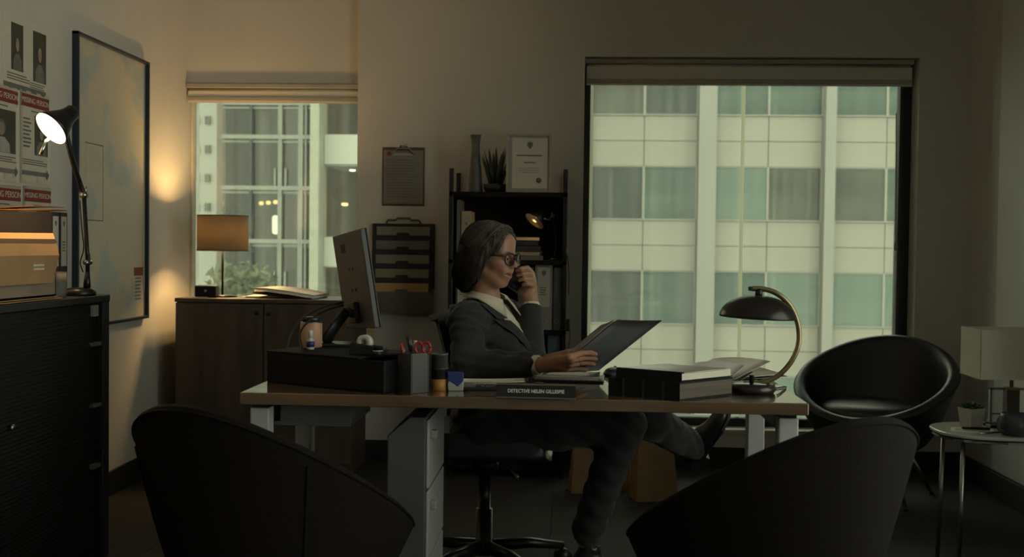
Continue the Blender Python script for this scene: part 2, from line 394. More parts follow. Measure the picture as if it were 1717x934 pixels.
ha = thing('glazed_hall', 'tall glazed hall with pale steel bars between white tower and column', 'building', (gx(445, Y3), Y3, -14)); T = Matrix.Translation(-ha.location)
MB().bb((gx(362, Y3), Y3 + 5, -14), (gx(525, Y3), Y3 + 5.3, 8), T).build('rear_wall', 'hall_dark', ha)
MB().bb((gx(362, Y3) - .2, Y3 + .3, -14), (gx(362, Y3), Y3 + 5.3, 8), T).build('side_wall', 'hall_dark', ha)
for py in (20, 100, 172, 229, 315, 405, 490, 570):
    MB().bb((gx(364, Y3), Y3 - .1, gz(py + 2, Y3)), (gx(523, Y3), Y3 + .05, gz(py - 5, Y3)), T).build('steel_bar', 'hall_frame', ha)
    MB().bb((gx(364, Y3), Y3 - .02, gz(py + 8, Y3)), (gx(523, Y3), Y3 + .05, gz(py + 4, Y3)), T).build('steel_bar', 'hall_frame', ha)
for p, ww in ((414, 4), (464, 7), (499, 8), (508, 3)):
    MB().bb((gx(p - ww / 2, Y3), Y3 - .08, -14), (gx(p + ww / 2, Y3), Y3 + .05, 8), T).build('steel_post', 'frame_dark' if p == 414 else 'hall_frame', ha)
for p in (455, 473):
    for zz in (290, 465): MB().bb((gx(p - 1.5, Y3), Y3 - .05, gz(zz + 28, Y3)), (gx(p + 1.5, Y3), Y3, gz(zz - 10, Y3)), T).build('steel_strut', 'hall_frame', ha)
MB().bb((gx(364, Y3), Y3 + .06, -14), (gx(523, Y3), Y3 + .08, 8), T).build('pane', 'hall_glass', ha)
mat('lamp_warm', (.9, .6, .3), .5, emit=((1, .62, .22), 3.0)); mat('tube_light', (.9, .9, .7), .5, emit=((1, 1, .66), 3.0))
for i, (p, q_, lb) in enumerate(((438, 341, 'round warm lamp glowing in the glazed hall, first of a row of three'), (450, 340, 'round warm lamp glowing in the glazed hall, middle of a row of three'), (462, 339, 'round warm lamp glowing in the glazed hall, last of a row of three'))):
    o = MB().lathe([(0, -.05), (.05, -.03), (.06, .0), (.05, .035), (0, .05)], 12).build('pendant_lamp', 'lamp_warm', loc=at(p, q_, Y3 + 1.5)); tag(o, lb, 'lamp', 'warm lamps in the glazed hall')
o = MB().lathe([(0, -.22), (.06, -.2), (.075, -.16), (.075, .16), (.06, .2), (0, .22)], 14).build('tube_lamp', 'tube_light', loc=at(462, 377, Y3 + 1)); tag(o, 'short white tube lamp hanging in the glazed hall', 'lamp')
wg = thing('balcony_wing', 'office wing with white balcony bands and a tall white column', 'building', (gx(620, Y3), Y3, -14)); T = Matrix.Translation(-wg.location)
MB().bb((gx(523, Y3), Y3 - .5, -14), (gx(538, Y3), Y3 + .3, 8), T).build('column', 'hall_column', wg)
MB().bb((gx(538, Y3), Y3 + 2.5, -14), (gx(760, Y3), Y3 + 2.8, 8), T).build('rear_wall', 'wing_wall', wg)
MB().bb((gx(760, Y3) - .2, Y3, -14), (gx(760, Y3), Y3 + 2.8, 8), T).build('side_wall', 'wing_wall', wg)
for py in (-120, 50, 222, 395, 567):
    MB().bb((gx(538, Y3) + .01, Y3, gz(py + 50, Y3)), (gx(760, Y3), Y3 + .2, gz(py, Y3)), T).build('balcony_front', 'tower_white', wg)
    MB().bb((gx(538, Y3), Y3 + .2, gz(py + 52, Y3)), (gx(760, Y3), Y3 + 2.6, gz(py + 46, Y3)), T).build('balcony_slab', 'tower_white', wg)
for i, (p, q_) in enumerate(((575, 279), (591, 285), (578, 343))):
    mm = MB().lathe([(.0, -.03), (.06, -.025), (.075, 0), (.075, .03), (0, .03)], 12).build('downlight', 'tube_light' if i < 2 else 'lamp_warm', wg, loc=at(p, q_, Y3 + 1.4) - wg.location)
# tree below the small window
mat('leaf', (.075, .09, .042), .7, var=.35, scale=6); mat('bark', (.08, .06, .04), .9)
tr = thing('street_tree', 'leafy green tree below the small window', 'tree', tuple(at(405, 560, 17.0).xy) + (-14,))
t0 = at(405, 480, 17.0) - tr.location
MB().tube([(0, 0, 0), (.1, 0, t0.z * .5), (t0.x, 0, t0.z)], [.22, .16, .08], 10).build('trunk', 'bark', tr)
rng = random.Random(3); lf = MB()
for i in range(900):
    a = rng.random() * 2 * PI; r_ = rng.random() ** .5; h_ = rng.gauss(0, .32)
    p = t0 + V(math.cos(a) * r_ * .55, math.sin(a) * r_ * .5, -.15 + h_ * (1 - r_ * .5))
    M = Matrix.Translation(p) @ Matrix.Rotation(rng.random() * 6, 4, V(rng.random() - .5, rng.random() - .5, rng.random() - .5).normalized())
    s_ = .05 + rng.random() * .05
    lf.add([(-s_, 0, 0), (0, -s_ * .5, .01), (s_, 0, 0), (0, s_ * .5, .01)], [(0, 1, 2, 3)], False, M)
lf.build('foliage', 'leaf', tr)
# ================================================================ desk
DZ = .73; DX0, DX1, DY0, DY1 = -.925, .668, 3.07, 3.69
desk = thing('office_desk', 'walnut-topped office desk with pale metal legs in front of the seated person', 'desk', ((DX0 + DX1) / 2, (DY0 + DY1) / 2, 0))
T = Matrix.Translation(-desk.location)
MB().bb((DX0, DY0, DZ - .034), (DX1, DY1, DZ), T).build('desktop', 'desk_wood', desk, bevel=.003)
for yy in (DY0 + .035, DY1 - .06):
    for xx in (DX0 + .02, DX1 - .075):
        MB().bb((xx, yy, 0), (xx + .055, yy + .055, DZ - .048), T).build('leg', 'white_metal', desk, bevel=.004)
for xx in (DX0 + .02, DX1 - .075):
    MB().bb((xx, DY0 + .09, DZ - .085), (xx + .055, DY1 - .06, DZ - .034), T).build('side_rail', 'black_metal', desk, bevel=.003)
    MB().bb((xx + .005, DY0 + .04, DZ - .05), (xx + .05, DY0 + .085, DZ - .034), T).build('spacer', 'black_metal', desk)
MB().bb((DX0 + .075, DY1 - .045, DZ - .075), (DX1 - .075, DY1 - .015, DZ - .036), T).build('rear_rail', 'black_metal', desk)
# shelf tray slung below the left end
a = at(466, 679, 3.30); 
tr_ = thing('under_desk_tray', 'pale grey tray slung below the desk under the black riser box', 'tray', (-.80, 3.35, DZ - .036))
MB().bb((-.125, -.16, -.075), (.17, .16, -.062)).build('tray_floor', 'grey_metal', tr_, bevel=.002)
MB().bb((-.04, -.16, -.062), (.17, -.148, -.0005)).build('tray_front', 'grey_metal', tr_, bevel=.002)
MB().bb((-.04, .148, -.062), (.17, .16, -.0005)).build('tray_back', 'grey_metal', tr_, bevel=.002)
MB().bb((.158, -.148, -.062), (.17, .148, -.0005)).build('tray_side', 'grey_metal', tr_, bevel=.002)
# drawer pedestal
pd = thing('drawer_pedestal', 'pale metal drawer pedestal standing under the desk', 'drawer unit', (-.452, 3.36, 0))
MB().prism([(-.065, .0), (.046, 0), (.046, .655), (.0, .655), (-.065, .60)], -.2, .2, Matrix(((1, 0, 0, 0), (0, 0, -1, 0), (0, 1, 0, 0), (0, 0, 0, 1)))).build('body', 'grey_metal', pd, bevel=.003)
for k in range(3):
    z0 = .03 + k * .208
    d_ = MB().bb((.046, -.195, z0), (.056, .195, z0 + .20)).build('drawer', 'white_metal', pd, bevel=.004)
    MB().bb((.056, -.16, z0 + .14), (.074, -.13, z0 + .165)).build('handle', 'white_metal', d_, bevel=.003)

# ================================================================ left cabinet and low cupboard
CZ = .96; cx1, cy0, cy1 = -1.675, 1.9, 3.955
cb = thing('storage_cabinet', 'long black storage cabinet with ribbed front along the poster wall', 'cabinet', ((XL + cx1) / 2, (cy0 + cy1) / 2, 0))
T = Matrix.Translation(-cb.location)
MB().bb((XL + .004, cy0, .0), (cx1 - .03, cy1, CZ - .026), T).build('body', 'black_matte', cb)
MB().bb((XL + .002, cy0 - .01, CZ - .026), (cx1, cy1 + .004, CZ), T).build('cabinet_top', 'black_plastic', cb, bevel=.003)
MB().bb((cx1 - .03, cy1 - .055, 0), (cx1 - .002, cy1, CZ - .026), T).build('end_post', 'black_plastic', cb, bevel=.002)
pn = MB().bb((cx1 - .03, cy0 + .03, .06), (cx1 - .022, cy1 - .13, CZ - .03), T)
mat('ribbed', (.007, .009, .009), .6, var=.25, scale=40, spec=.3)
for i in range(64):
    zz = .07 + i * .0134; pn.bb((cx1 - .022, cy0 + .03, zz), (cx1 - .017, cy1 - .13, zz + .008), T)
pn.build('door', 'ribbed', cb)
for zz in (.34, .56, .78): MB().bb((cx1 - .03, cy1 - .125, zz), (cx1 - .006, cy1 - .058, zz + .012), T).build('shelf_edge', 'grey_metal', cb)
MB().bb((cx1 - .024, cy1 - .11, CZ - .075), (cx1 - .014, cy1 - .065, CZ - .035), T).build('label_holder', 'paper_grey', cb)
lk = at(17, 717, 1); d = ray(17, 717); kk = (cx1 - .016) / d.x; lp = CAMP + d * kk
MB().cyl(lp - cb.location, lp - cb.location + V(.012, 0, 0), .010, n=14).build('lock', 'steel', cb)
KX0, KX1, KY0, KZ = at(293, 505, 5.42).x, at(591, 510, 5.42).x, 5.42, at(430, 501.5, 5.42).z
cr = thing('wooden_cupboard', 'dark walnut cupboard below the small window', 'cabinet', ((KX0 + KX1) / 2, 5.62, 0)); T = Matrix.Translation(-cr.location)
MB().bb((KX0 + .004, KY0 + .02, 0), (KX1 - .004, 5.825, KZ - .02), T).build('body', 'walnut_dark', cr)
MB().bb((KX0, KY0 - .004, KZ - .02), (KX1, 5.83, KZ), T).build('cupboard_top', 'walnut_dark', cr, bevel=.002)
kw = (KX1 - KX0) / 2
for k in range(2):
    dd = MB().bb((KX0 + .004 + k * kw, KY0, .06), (KX0 + kw - .002 + k * kw, KY0 + .02, KZ - .024), T).build('door', 'walnut_dark', cr, bevel=.002)
    hx = KX0 + kw + (-.03 if k == 0 else .03)
    MB().lathe([(0, 0), (.006, 0), (.006, .012), (.011, .016), (.009, .022), (0, .023)], 14, Matrix.Translation(V(hx, KY0, KZ - .07) - cr.location) @ Matrix.Rotation(PI / 2, 4, 'X')).build('knob', 'black_metal', dd)

# ================================================================ tub chairs
def make_tub(label, fabric, seatm, loc, rz, group, zlo=.408, zhi=.741, ex=.96, rx=.338, ry=.372, tr=.028, sz=.0, seams=()):
    r = thing('tub_chair', label, 'chair', loc, rz, group)
    prof_n = 56; vs = []; rows = []
    for j in range(prof_n):
        th = 2 * PI * j / prof_n; c, s = math.cos(th), math.sin(th)
        zr = zlo + (zhi - zlo) * max(0.0, (1 - c) / 2) ** ex
        rr = rx * ry / math.hypot(ry * c, rx * s); lean = -.035 * max(0, -c)
        ring = []
        for t in [0, .12, .25, .4, .55, .7, .85, .96]:
            rad = .20 + (rr - .20) * t ** .72; z = .235 + (zr - tr - .002 - .235) * t ** 1.15
            ring.append((rad, z))
        for a in (0, .25, .5, .75, 1):
            ang = PI * a; ring.append((rr - tr + tr * math.cos(ang), zr - tr + tr * math.sin(ang)))
        for t in [.85, .65, .45, .25, .08]:
            rad = .20 + (rr - 2 * tr - .20) * t ** .6; z = .33 + (zr - tr * 1.8 - .33) * t ** 1.1
            ring.append((rad, z))
        ring.append((.0, .325))
        rows.append([(rad * c + lean * (z - .24) / .5, rad * s, z) for rad, z in ring])
    k = len(rows[0]); m = MB()
    vs = [p for rw in rows for p in rw]
    fs = [(j * k + i, ((j + 1) % prof_n) * k + i, ((j + 1) % prof_n) * k + i + 1, j * k + i + 1) for j in range(prof_n) for i in range(k - 1)]
    fs.append(tuple(j * k for j in range(prof_n))[::-1])
    m.add(vs, fs, True); m.build('shell', fabric, r)
    def rimpt(th, off=0.0):
        c, s = math.cos(th), math.sin(th); zr = zlo + (zhi - zlo) * max(0.0, (1 - c) / 2) ** ex; rr = rx * ry / math.hypot(ry * c, rx * s); lean = -.035 * max(0, -c)
        return V((rr + off) * c + lean * (zr - .24) / .5, (rr + off) * s, zr - tr)
    MB().tube([rimpt(2 * PI * j / 72) for j in range(73)], .0035, 6).build('piping', fabric, r)
    for th in seams:
        pts = []
        for t in [.05, .2, .4, .6, .8, .95]:
            c, s = math.cos(th), math.sin(th); zr = zlo + (zhi - zlo) * max(0.0, (1 - c) / 2) ** ex; rr = rx * ry / math.hypot(ry * c, rx * s); lean = -.035 * max(0, -c)
            rad = .20 + (rr - .20) * t ** .72 + .001; z = .235 + (zr - tr - .002 - .235) * t ** 1.15
            pts.append((rad * c + lean * (z - .24) / .5, rad * s, z))
        MB().tube(pts, .003, 6).build('seam', fabric, r)
    MB().lathe([(0, .29), (.21, .29), (.248, .32), (.254, .36), (.243, .385), (.19, .40), (0, .408)], 40, M=Matrix.Translation((.0, 0, sz))).build('seat_cushion', seatm, r)
    MB().lathe([(0, .20), (.17, .20), (.19, .235), (0, .24)], 28).build('underframe', 'black_metal', r)
    for q in range(4):
        a = PI / 4 + q * PI / 2; u = V(math.cos(a), math.sin(a), 0)
        lg = MB().tube([u * .16 + V(0, 0, .235), u * .30 + V(0, 0, .012)], [.011, .008], 12).build('leg', 'chrome', r)
        MB().lathe([(0, 0), (.012, 0), (.012, .012), (0, .014)], 12, c=tuple(u * .304)).build('foot', 'black_plastic', lg)
    return r
make_tub('black leather tub chair facing the room beside the wide window', 'leather', 'leather_seat', (1.447, 5.258, 0), -2.134, 'tub chairs', sz=.045)
make_tub('dark fabric tub chair in front of the desk by the drawer pedestal', 'upholstery', 'upholstery', (-.72, 2.729, 0), 1.173, 'tub chairs', .391, .791, 1.333, .322, .345, .013, seams=(-PI * .72, PI * .72))
make_tub('dark fabric tub chair in front of the desk by the brass lamp end', 'upholstery', 'upholstery', (.494, 2.738, 0), 2.087, 'tub chairs', .391, .791, 1.333, .322, .345, .013)

# ================================================================ office chair of the seated person
oc = thing('office_chair', 'dark padded swivel chair under the seated person', 'chair', (at(815, 600, 3.9).x, 3.90, 0))
b0 = oc.location
tp = at(749, 523, 3.92) - b0; bt = at(784, 655, 3.92) - b0
rows = []
for i in range(9):
    t = i / 8; c = tp.lerp(bt, t); hw = .19 + .05 * math.sin(PI * (.15 + .8 * t))
    rows.append([c + V(-.05 * math.cos(s * 1.3) + .05 - .012, s * hw, 0) + V(.0, 0, -.02 * abs(s) ** 3 * (1 - t)) for s in [-1 + k / 5 for k in range(11)]])
o = MB().grid(rows, .06).build('backrest', 'black_matte', oc, bevel=.02, seg=3)
rows = [[(x, y * (1 if abs(x) < .2 else .92), .455 + .015 * (abs(y) / .24) ** 2) for y in [-.24 + .06 * k for k in range(9)]] for x in [-.22 + .055 * k for k in range(9)]]
MB().grid(rows, .07).build('seat', 'leather', oc, bevel=.02, seg=3)
MB().tube(arc([V(-.2, 0, .41), V(-.27, 0, .45), bt + V(-.06, 0, 0), bt.lerp(tp, .4) + V(-.05, 0, 0)]), (.014), 10, ).build('back_bracket', 'black_metal', oc)
MB().lathe([(.05, .40), (.05, .36), (.022, .36), (.022, .22), (.03, .22), (.03, .10), (.045, .09), (.045, .06), (0, .06)], 20).build('gas_column', 'black_metal', oc)
for q in range(5):
    a = q * 2 * PI / 5 + .35; u = V(math.cos(a), math.sin(a), 0)
    lg = MB().tube([u * .03 + V(0, 0, .085), u * .17 + V(0, 0, .085), u * .30 + V(0, 0, .066)], [.024, .02, .014], 10).build('base_arm', 'black_metal', oc)
    s_ = u.cross(V(0, 0, 1))
    MB().cyl(u * .30 + V(0, 0, .028) - s_ * .022, u * .30 + V(0, 0, .028) + s_ * .022, .028, n=16).build('caster', 'black_plastic', lg)
MB().tube([V(.1, -.2, .41), V(.13, -.27, .39)], .006, 8).build('height_lever', 'steel', oc)

# ================================================================ ladder shelf
sh_ = thing('ladder_shelf', 'black metal shelf unit against the wall beside the wide window', 'shelf', (at(851, 400, 5.66).x, 5.66, 0)); b0 = sh_.location
SX0, SX1 = at(752, 400, 5.47).x - b0.x, at(951, 400, 5.47).x - b0.x
ztop = at(851, 283, 5.47).z
Zs = [at(851, 322, 5.47).z, at(851, 436, 5.47).z, at(851, 553, 5.47).z, .33, .06]
for xx in (SX0, SX1 - .022):
    for yy in (-.19, .155):
        MB().bb((xx, yy, 0), (xx + .022, yy + .022, ztop), None).build('post', 'black_metal', sh_, bevel=.002)
for z in Zs:
    MB().bb((SX0, -.19, z - .022), (SX1, .177, z)).build('shelf_board', 'black_matte', sh_, bevel=.002)
MB().bb((SX0 + .005, .168, .06), (SX1 - .005, .176, Zs[0])).build('back_panel', 'black_matte', sh_)
for xx in (SX0 + .004, SX1 - .016):
    MB().bb((xx, -.16, .06), (xx + .012, .16, Zs[0])).build('side_panel', 'black_matte', sh_)

# ================================================================ side table
TZ = at(1640, 720, 3.98).z
stc = V(at(1683, 722, 3.98).x, 3.98, 0)
st = thing('side_table', 'small glass-topped side table by the grey wall', 'table', stc)
g = [(.245 * math.copysign(abs(math.cos(t)) ** .75, math.cos(t)), .18 * math.copysign(abs(math.sin(t)) ** .75, math.sin(t))) for t in [2 * PI * k / 48 for k in range(48)]]
mat('table_white', (.50, .53, .50), .18, var=.03)
MB().prism(g, TZ - .012, TZ).build('tabletop', 'table_white', st, bevel=.004)
MB().prism([(x * .97, y * .97) for x, y in g], TZ - .024, TZ - .016).build('lower_rim', 'chrome', st)
for sx in (-1, 1):
    for sy in (-1, 1):
        MB().tube([(sx * .175, sy * .10, TZ - .014), (sx * .185, sy * .11, .008)], .008, 10).build('leg', 'steel', st)
        MB().lathe([(0, TZ - .034), (.02, TZ - .034), (.024, TZ - .024), (0, TZ - .02)], 14, c=(sx * .1, sy * .1, 0)).build('bracket', 'black_metal', st)
# ================================================================ wall posters and map (left wall)
# local frame on the left wall: x along +Y (away from the camera), y up, z out into the room
def wall_frame(yc, zc, out=.0): return Matrix(((0, 0, 1, XL + out), (1, 0, 0, yc), (0, 1, 0, zc), (0, 0, 0, 1)))
def onwall(px, py):
    d = ray(px, py); t = XL / d.x; p = CAMP + d * t; return p.y, p.z
mat('photo_dark', (.05, .05, .045), .5, var=.4, scale=9); mat('photo_mid', (.16, .15, .14), .5, var=.25, scale=12)
mat('photo_skin', (.34, .26, .20), .5, var=.2, scale=20); mat('photo_pale', (.42, .40, .37), .5, var=.15, scale=15)
def wall_thing(name, label, cat, yc, zc, group=None):
    o = thing(name, label, cat, group=group); o.matrix_world = wall_frame(yc, zc); return o
def rect(r, name, m, x0, y0, x1, y1, z, th=.0006):
    return MB().bb((x0, y0, z), (x1, y1, z + th)).build(name, m, r)
def portrait(r, x0, y0, x1, y1, kind):
    w_, h_ = x1 - x0, y1 - y0; p = rect(r, 'portrait', 'photo_dark' if kind != 1 else 'photo_mid', x0, y0, x1, y1, .0012)
    cx, cy = x0 + w_ * (.5 if kind else .42), y0 + h_ * .58
    body = [(cx - w_ * .36, y0 + .001), (cx - w_ * .33, y0 + h_ * .22), (cx - w_ * .14, y0 + h_ * .36), (cx + w_ * .14, y0 + h_ * .36), (cx + w_ * .33, y0 + h_ * .22), (cx + w_ * .36, y0 + .001)]
    MB().prism(body, .0019, .0023).build('figure_body', 'photo_pale' if kind == 0 else 'photo_mid' if kind == 2 else 'photo_dark', p)
    MB().prism([(cx + w_ * .19 * math.cos(t), cy + h_ * .19 * math.sin(t)) for t in [2 * PI * k / 20 for k in range(20)]], .0021, .0025).build('figure_hair', 'photo_dark' if kind else 'photo_mid', p)
    MB().prism([(cx + w_ * .135 * math.cos(t), cy - h_ * .03 + h_ * .15 * math.sin(t)) for t in [2 * PI * k / 20 for k in range(20)]], .0024, .0028).build('figure_face', 'photo_skin', p)
def poster(label, pL, pR, yT, yB, kind):
    y0, _ = onwall(pL, 250); y1, _ = onwall(pR, 250)
    zt = onwall(pR, yT)[1]; zb = onwall(pR, yB)[1]; w_ = y1 - y0; h_ = zt - zb
    r = wall_thing('missing_poster', label, 'poster', (y0 + y1) / 2, (zt + zb) / 2, 'notices on the left wall'); a, c = w_ / 2, h_ / 2
    n = 8; rows = [[(-a + w_ * i / n, -c + h_ * j / n, .0006 + .0015 * math.sin(i * 1.3 + j) ** 2 * (j < 2 or j > 6)) for i in range(n + 1)] for j in range(n + 1)]
    MB().grid(rows, .0005).build('sheet', 'paper', r)
    t = rect(r, 'title_band', 'red_print', -a * .92, c - h_ * .17, a * .92, c - h_ * .035, .0026)
    text('title_lettering', 'MISSING PERSON', w_ * .122, 'paper', t, (0, c - h_ * .103, .0034), (0, 0, 0))
    m = MB(); bars(m, -a * .3, a * .3, c - h_ * .225, c - h_ * .195, 1, .0026, jitter=0); m.build('name_line', 'ink_grey', r)
    if kind == 0: portrait(r, -a * .75, c - h_ * .70, a * .8, c - h_ * .25, 0)
    else:
        portrait(r, -a * .05, c - h_ * .68, a * .85, c - h_ * .25, 2)
        m = MB(); bars(m, -a * .82, -a * .28, c - h_ * .62, c - h_ * .28, 8, .0026, jitter=.5); m.build('details_text', 'ink_grey', r)
    m = MB(); bars(m, -a * .85, a * .85, c - h_ * .80, c - h_ * .73, 3, .0026); m.build('appeal_text', 'ink_grey', r)
    m = MB()
    for k in range(26):
        x = -a * .9 + k * w_ * .035; m.prism([(x, -c + h_ * .09), (x + w_ * .02, -c + h_ * .09), (x + w_ * .03, -c + h_ * .14), (x + w_ * .01, -c + h_ * .14)], .0026, .003)
    m.prism([(a * .72, -c + h_ * .07), (a * .80, -c + h_ * .06), (a * .86, -c + h_ * .12), (a * .78, -c + h_ * .17), (a * .70, -c + h_ * .12)], .003, .0034)
    m.build('zigzag_strip', 'ink_grey', r); return r
poster('missing person poster with a large portrait of a small child in white', -26, 31, 150, 307, 0)
poster('missing person poster with details beside a dark portrait, right behind the lit lamp head', 33, 83, 163, 312, 1)
poster('missing person poster half hidden behind the dark binders, under the child portrait poster', -26, 36, 313, 462, 0)
poster('missing person poster half hidden behind the dark binders, under the lamp head poster', 38, 86, 316, 463, 1)
y0, zb = onwall(3, 145); y1, _ = onwall(78, 160); zt = zb + .30
r = wall_thing('twin_poster', 'wide white notice with two dark portraits at the top of the poster wall', 'poster', (y0 + y1) / 2, (zt + zb) / 2 - .02, 'notices on the left wall')
a, c = (y1 - y0) / 2, .15
MB().bb((-a, -c, 0), (a, c, .001)).build('sheet', 'paper', r)
portrait(r, -a * .62, -c + .095, -a * .1, -c + .27, 2); portrait(r, a * .35, -c + .075, a * .96, -c + .27, 2)
m = MB(); bars(m, -a * .8, a * .2, -c + .055, -c + .085, 3, .0012); bars(m, a * .2, a * .95, -c + .045, -c + .07, 3, .0012); m.build('appeal_text', 'ink_grey', r)
m = MB().bb((-a * .95, -c + .025, .0012), (a * .95, -c + .045, .0016)); m.build('print_strip', 'ink_grey', r)

# framed map
ya, za = onwall(120, 550); yb_, zb_ = onwall(241, 533); zt_ = onwall(241, 104)[1]
mw, mh = yb_ - ya, zt_ - zb_
r = wall_thing('framed_map', 'tall framed street map on the wall behind the lit lamp', 'map', (ya + yb_) / 2, (zb_ + zt_) / 2); a, c = mw / 2, mh / 2
mat('map_frame', (.012, .022, .040), .4)
f = MB()
for x0, x1_, y0_, y1_ in ((-a, -a + .014, -c, c), (a - .014, a, -c, c), (-a, a, -c, -c + .014), (-a, a, c - .014, c)): f.bb((x0, y0_, .0), (x1_, y1_, .028))
f.build('frame', 'map_frame', r, bevel=.002)
def mapmat():
    m = bpy.data.materials.new('street_map'); m.use_nodes = True; nt = m.node_tree; n = nt.nodes; l = nt.links; p = n['Principled BSDF']; p.inputs['Roughness'].default_value = .5
    tc = n.new('ShaderNodeTexCoord')
    nz = n.new('ShaderNodeTexNoise'); nz.inputs['Scale'].default_value = 3.2; nz.inputs['Detail'].default_value = 7; l.new(tc.outputs['Object'], nz.inputs['Vector'])
    cr = n.new('ShaderNodeValToRGB'); e = cr.color_ramp.elements; e[0].position = .40; e[0].color = (.40, .45, .44, 1); e[1].position = .47; e[1].color = (.56, .51, .40, 1)
    q = e.new(.44); q.color = (.47, .48, .43, 1); q = e.new(.62); q.color = (.53, .50, .39, 1); q = e.new(.72); q.color = (.60, .53, .41, 1)
    l.new(nz.outputs[0], cr.inputs[0])
    vo = n.new('ShaderNodeTexVoronoi'); vo.feature = 'DISTANCE_TO_EDGE'; vo.inputs['Scale'].default_value = 58; l.new(tc.outputs['Object'], vo.inputs['Vector'])
    rp = n.new('ShaderNodeMapRange'); rp.inputs[1].default_value = 0; rp.inputs[2].default_value = .05; rp.inputs[3].default_value = .35; rp.inputs[4].default_value = 0; l.new(vo.outputs['Distance'], rp.inputs[0])
    mx = n.new('ShaderNodeMix'); mx.data_type = 'RGBA'; mx.inputs['B'].default_value = (.38, .30, .23, 1); l.new(rp.outputs[0], mx.inputs[0]); l.new(cr.outputs[0], mx.inputs['A'])
    l.new(mx.outputs['Result'], p.inputs['Base Color']); MATS['street_map'] = m
mapmat()
MB().bb((-a + .012, -c + .012, .004), (a - .012, c - .012, .010)).build('map_sheet', 'street_map', r)
MB().bb((-a * .72, -.16, .0102), (-a * .28, .17, .0108)).build('inset_map', 'street_map', r)
m = MB()
for x0, x1_, y0_, y1_ in ((-a * .73, -a * .27, .168, .173), (-a * .73, -a * .27, -.163, -.158), (-a * .28, -a * .27, -.16, .17)): m.bb((x0, y0_, .0104), (x1_, y1_, .0112))
m.build('inset_border', 'ink_grey', r)
m = MB(); bars(m, a * .66, a * .86, -c + .09, -c + .24, 9, .0104); m.build('legend_text', 'ink_grey', r)
MB().bb((a * .62, -c + .21, .0104), (a * .90, -c + .25, .0109)).build('legend_title', 'red_print', r)

# ================================================================ things on the black cabinet
def lamp_bulb_light(name, parent, loc_, power, col, size=.02, kind='POINT', rot=None, angle=None):
    ld = bpy.data.lights.new(name, kind); ld.energy = power; ld.color = col; ld.shadow_soft_size = size
    o = bpy.data.objects.new(name, ld); COL.objects.link(o); o.parent = parent; o.location = loc_
    if rot: o.rotation_euler = rot
    if kind == 'SPOT': ld.spot_size = angle; ld.spot_blend = .35
    return o
mat('bulb_hot', (1, .9, .7), .5, emit=((1.0, .66, .28), 60.0)); mat('shade_inner', (.85, .74, .52), .5)
mat('bulb_soft', (1, .9, .7), .5, emit=((1.0, .62, .25), 18.0))
lb = at(134, 497, 3.84); lb.z = CZ; lb.x = min(lb.x, cx1 - .062)
lp_ = thing('task_lamp', 'black jointed task lamp shining on the black cabinet', 'lamp', lb)
def rel(px, py, Y): return at(px, py, Y) - lb
MB().lathe([(0, 0), (.056, 0), (.058, .006), (.056, .022), (.03, .028), (0, .028)], 32).build('base', 'black_metal', lp_)
sk = rel(146, 483, 3.84); sk.z = .028
j0 = rel(147, 440, 3.84); j1 = rel(141, 327, 3.84); hd = rel(104, 200, 3.72)
MB().tube([sk, sk + V(0, 0, .02), j0 + V(0, 0, -.03)], [.013, .012, .007], 12).build('socket', 'black_metal', lp_)
MB().tube([j0 + V(0, 0, -.035), j0, j1], .0075, 10).build('lower_arm', 'black_metal', lp_)
k_ = MB().cyl(j0 + V(-.004, -.014, 0), j0 + V(.004, .014, 0), .009, n=12); k_.box(tuple(j0 + V(.012, -.012, .016)), (.006, .004, .03)); k_.build('wing_nut', 'steel', lp_)
MB().tube(arc([j1 + V(.0, 0, 0), rel(133, 305, 3.82), rel(118, 255, 3.76), hd + V(.005, 0, -.002)], 6), .0095, 10).build('upper_arm', 'black_metal', lp_)
kn = MB().cyl(j1 + V(0, -.014, 0), j1 + V(0, .014, 0), .012, n=14); kn.tube([j1 + V(.01, -.01, .0), j1 + V(.014, -.012, .03)], .003, 6); kn.build('elbow_knob', 'steel', lp_)
cab = arc([j0 + V(-.012, -.01, -.035), j0 + V(-.022, -.01, .0), j0 + V(-.01, -.01, .05), j0.lerp(j1, .5) + V(-.011, -.008, 0), j1 + V(-.012, -.008, -.02)], 6)
MB().tube(cab, .0025, 6).build('cable', 'black_plastic', lp_)
ctr = rel(85, 216, 3.66); nrm = V(-.42, -.66, -.62).normalized()       # mouth of the shade
Q = nrm.to_track_quat('Z', 'Y').to_matrix().to_4x4(); MS = Matrix.Translation(ctr) @ Q
sh = MB().lathe([(.017, -.115), (.026, -.108), (.028, -.085), (.036, -.062), (.058, -.018), (.064, .0), (.0625, .0), (.055, -.02), (.034, -.06), (.0, -.064)], 40, MS).build('shade', 'black_metal', lp_)
MB().lathe([(.0618, -.001), (.0535, -.022), (.0325, -.0605), (.0, -.063)], 40, MS).build('reflector', 'shade_inner', sh)
MB().sphere((0, 0, -.030), (.026, .026, .028), 20, 14, MS).build('bulb', 'bulb_hot', lp_)
mat('diffuser_lit', (1, .9, .7), .5, emit=((1.0, .80, .46), 5.0))
MB().lathe([(0, .0015), (.045, .0012), (.0615, -.001), (.0615, -.003), (0, -.001)], 40, MS).build('diffuser', 'diffuser_lit', sh)
MB().tube([MS @ V(0, 0, -.11), hd], .009, 10).build('swivel', 'black_metal', lp_)
lamp_bulb_light('task_lamp_light', lp_, MS @ V(0, 0, .02), 18.0, (1, .64, .27), .03, 'SPOT', (MS.to_3x3() @ Matrix.Rotation(PI, 3, 'X')).to_euler(), math.radians(150))
hb = rel(78, 236, 3.63); ht = rel(68, 259, 3.60)
MB().tube([ctr + nrm * -.002 + V(.0, 0, -.03), hb, ht], .0055, 10).build('handle_rod', 'chrome', lp_)
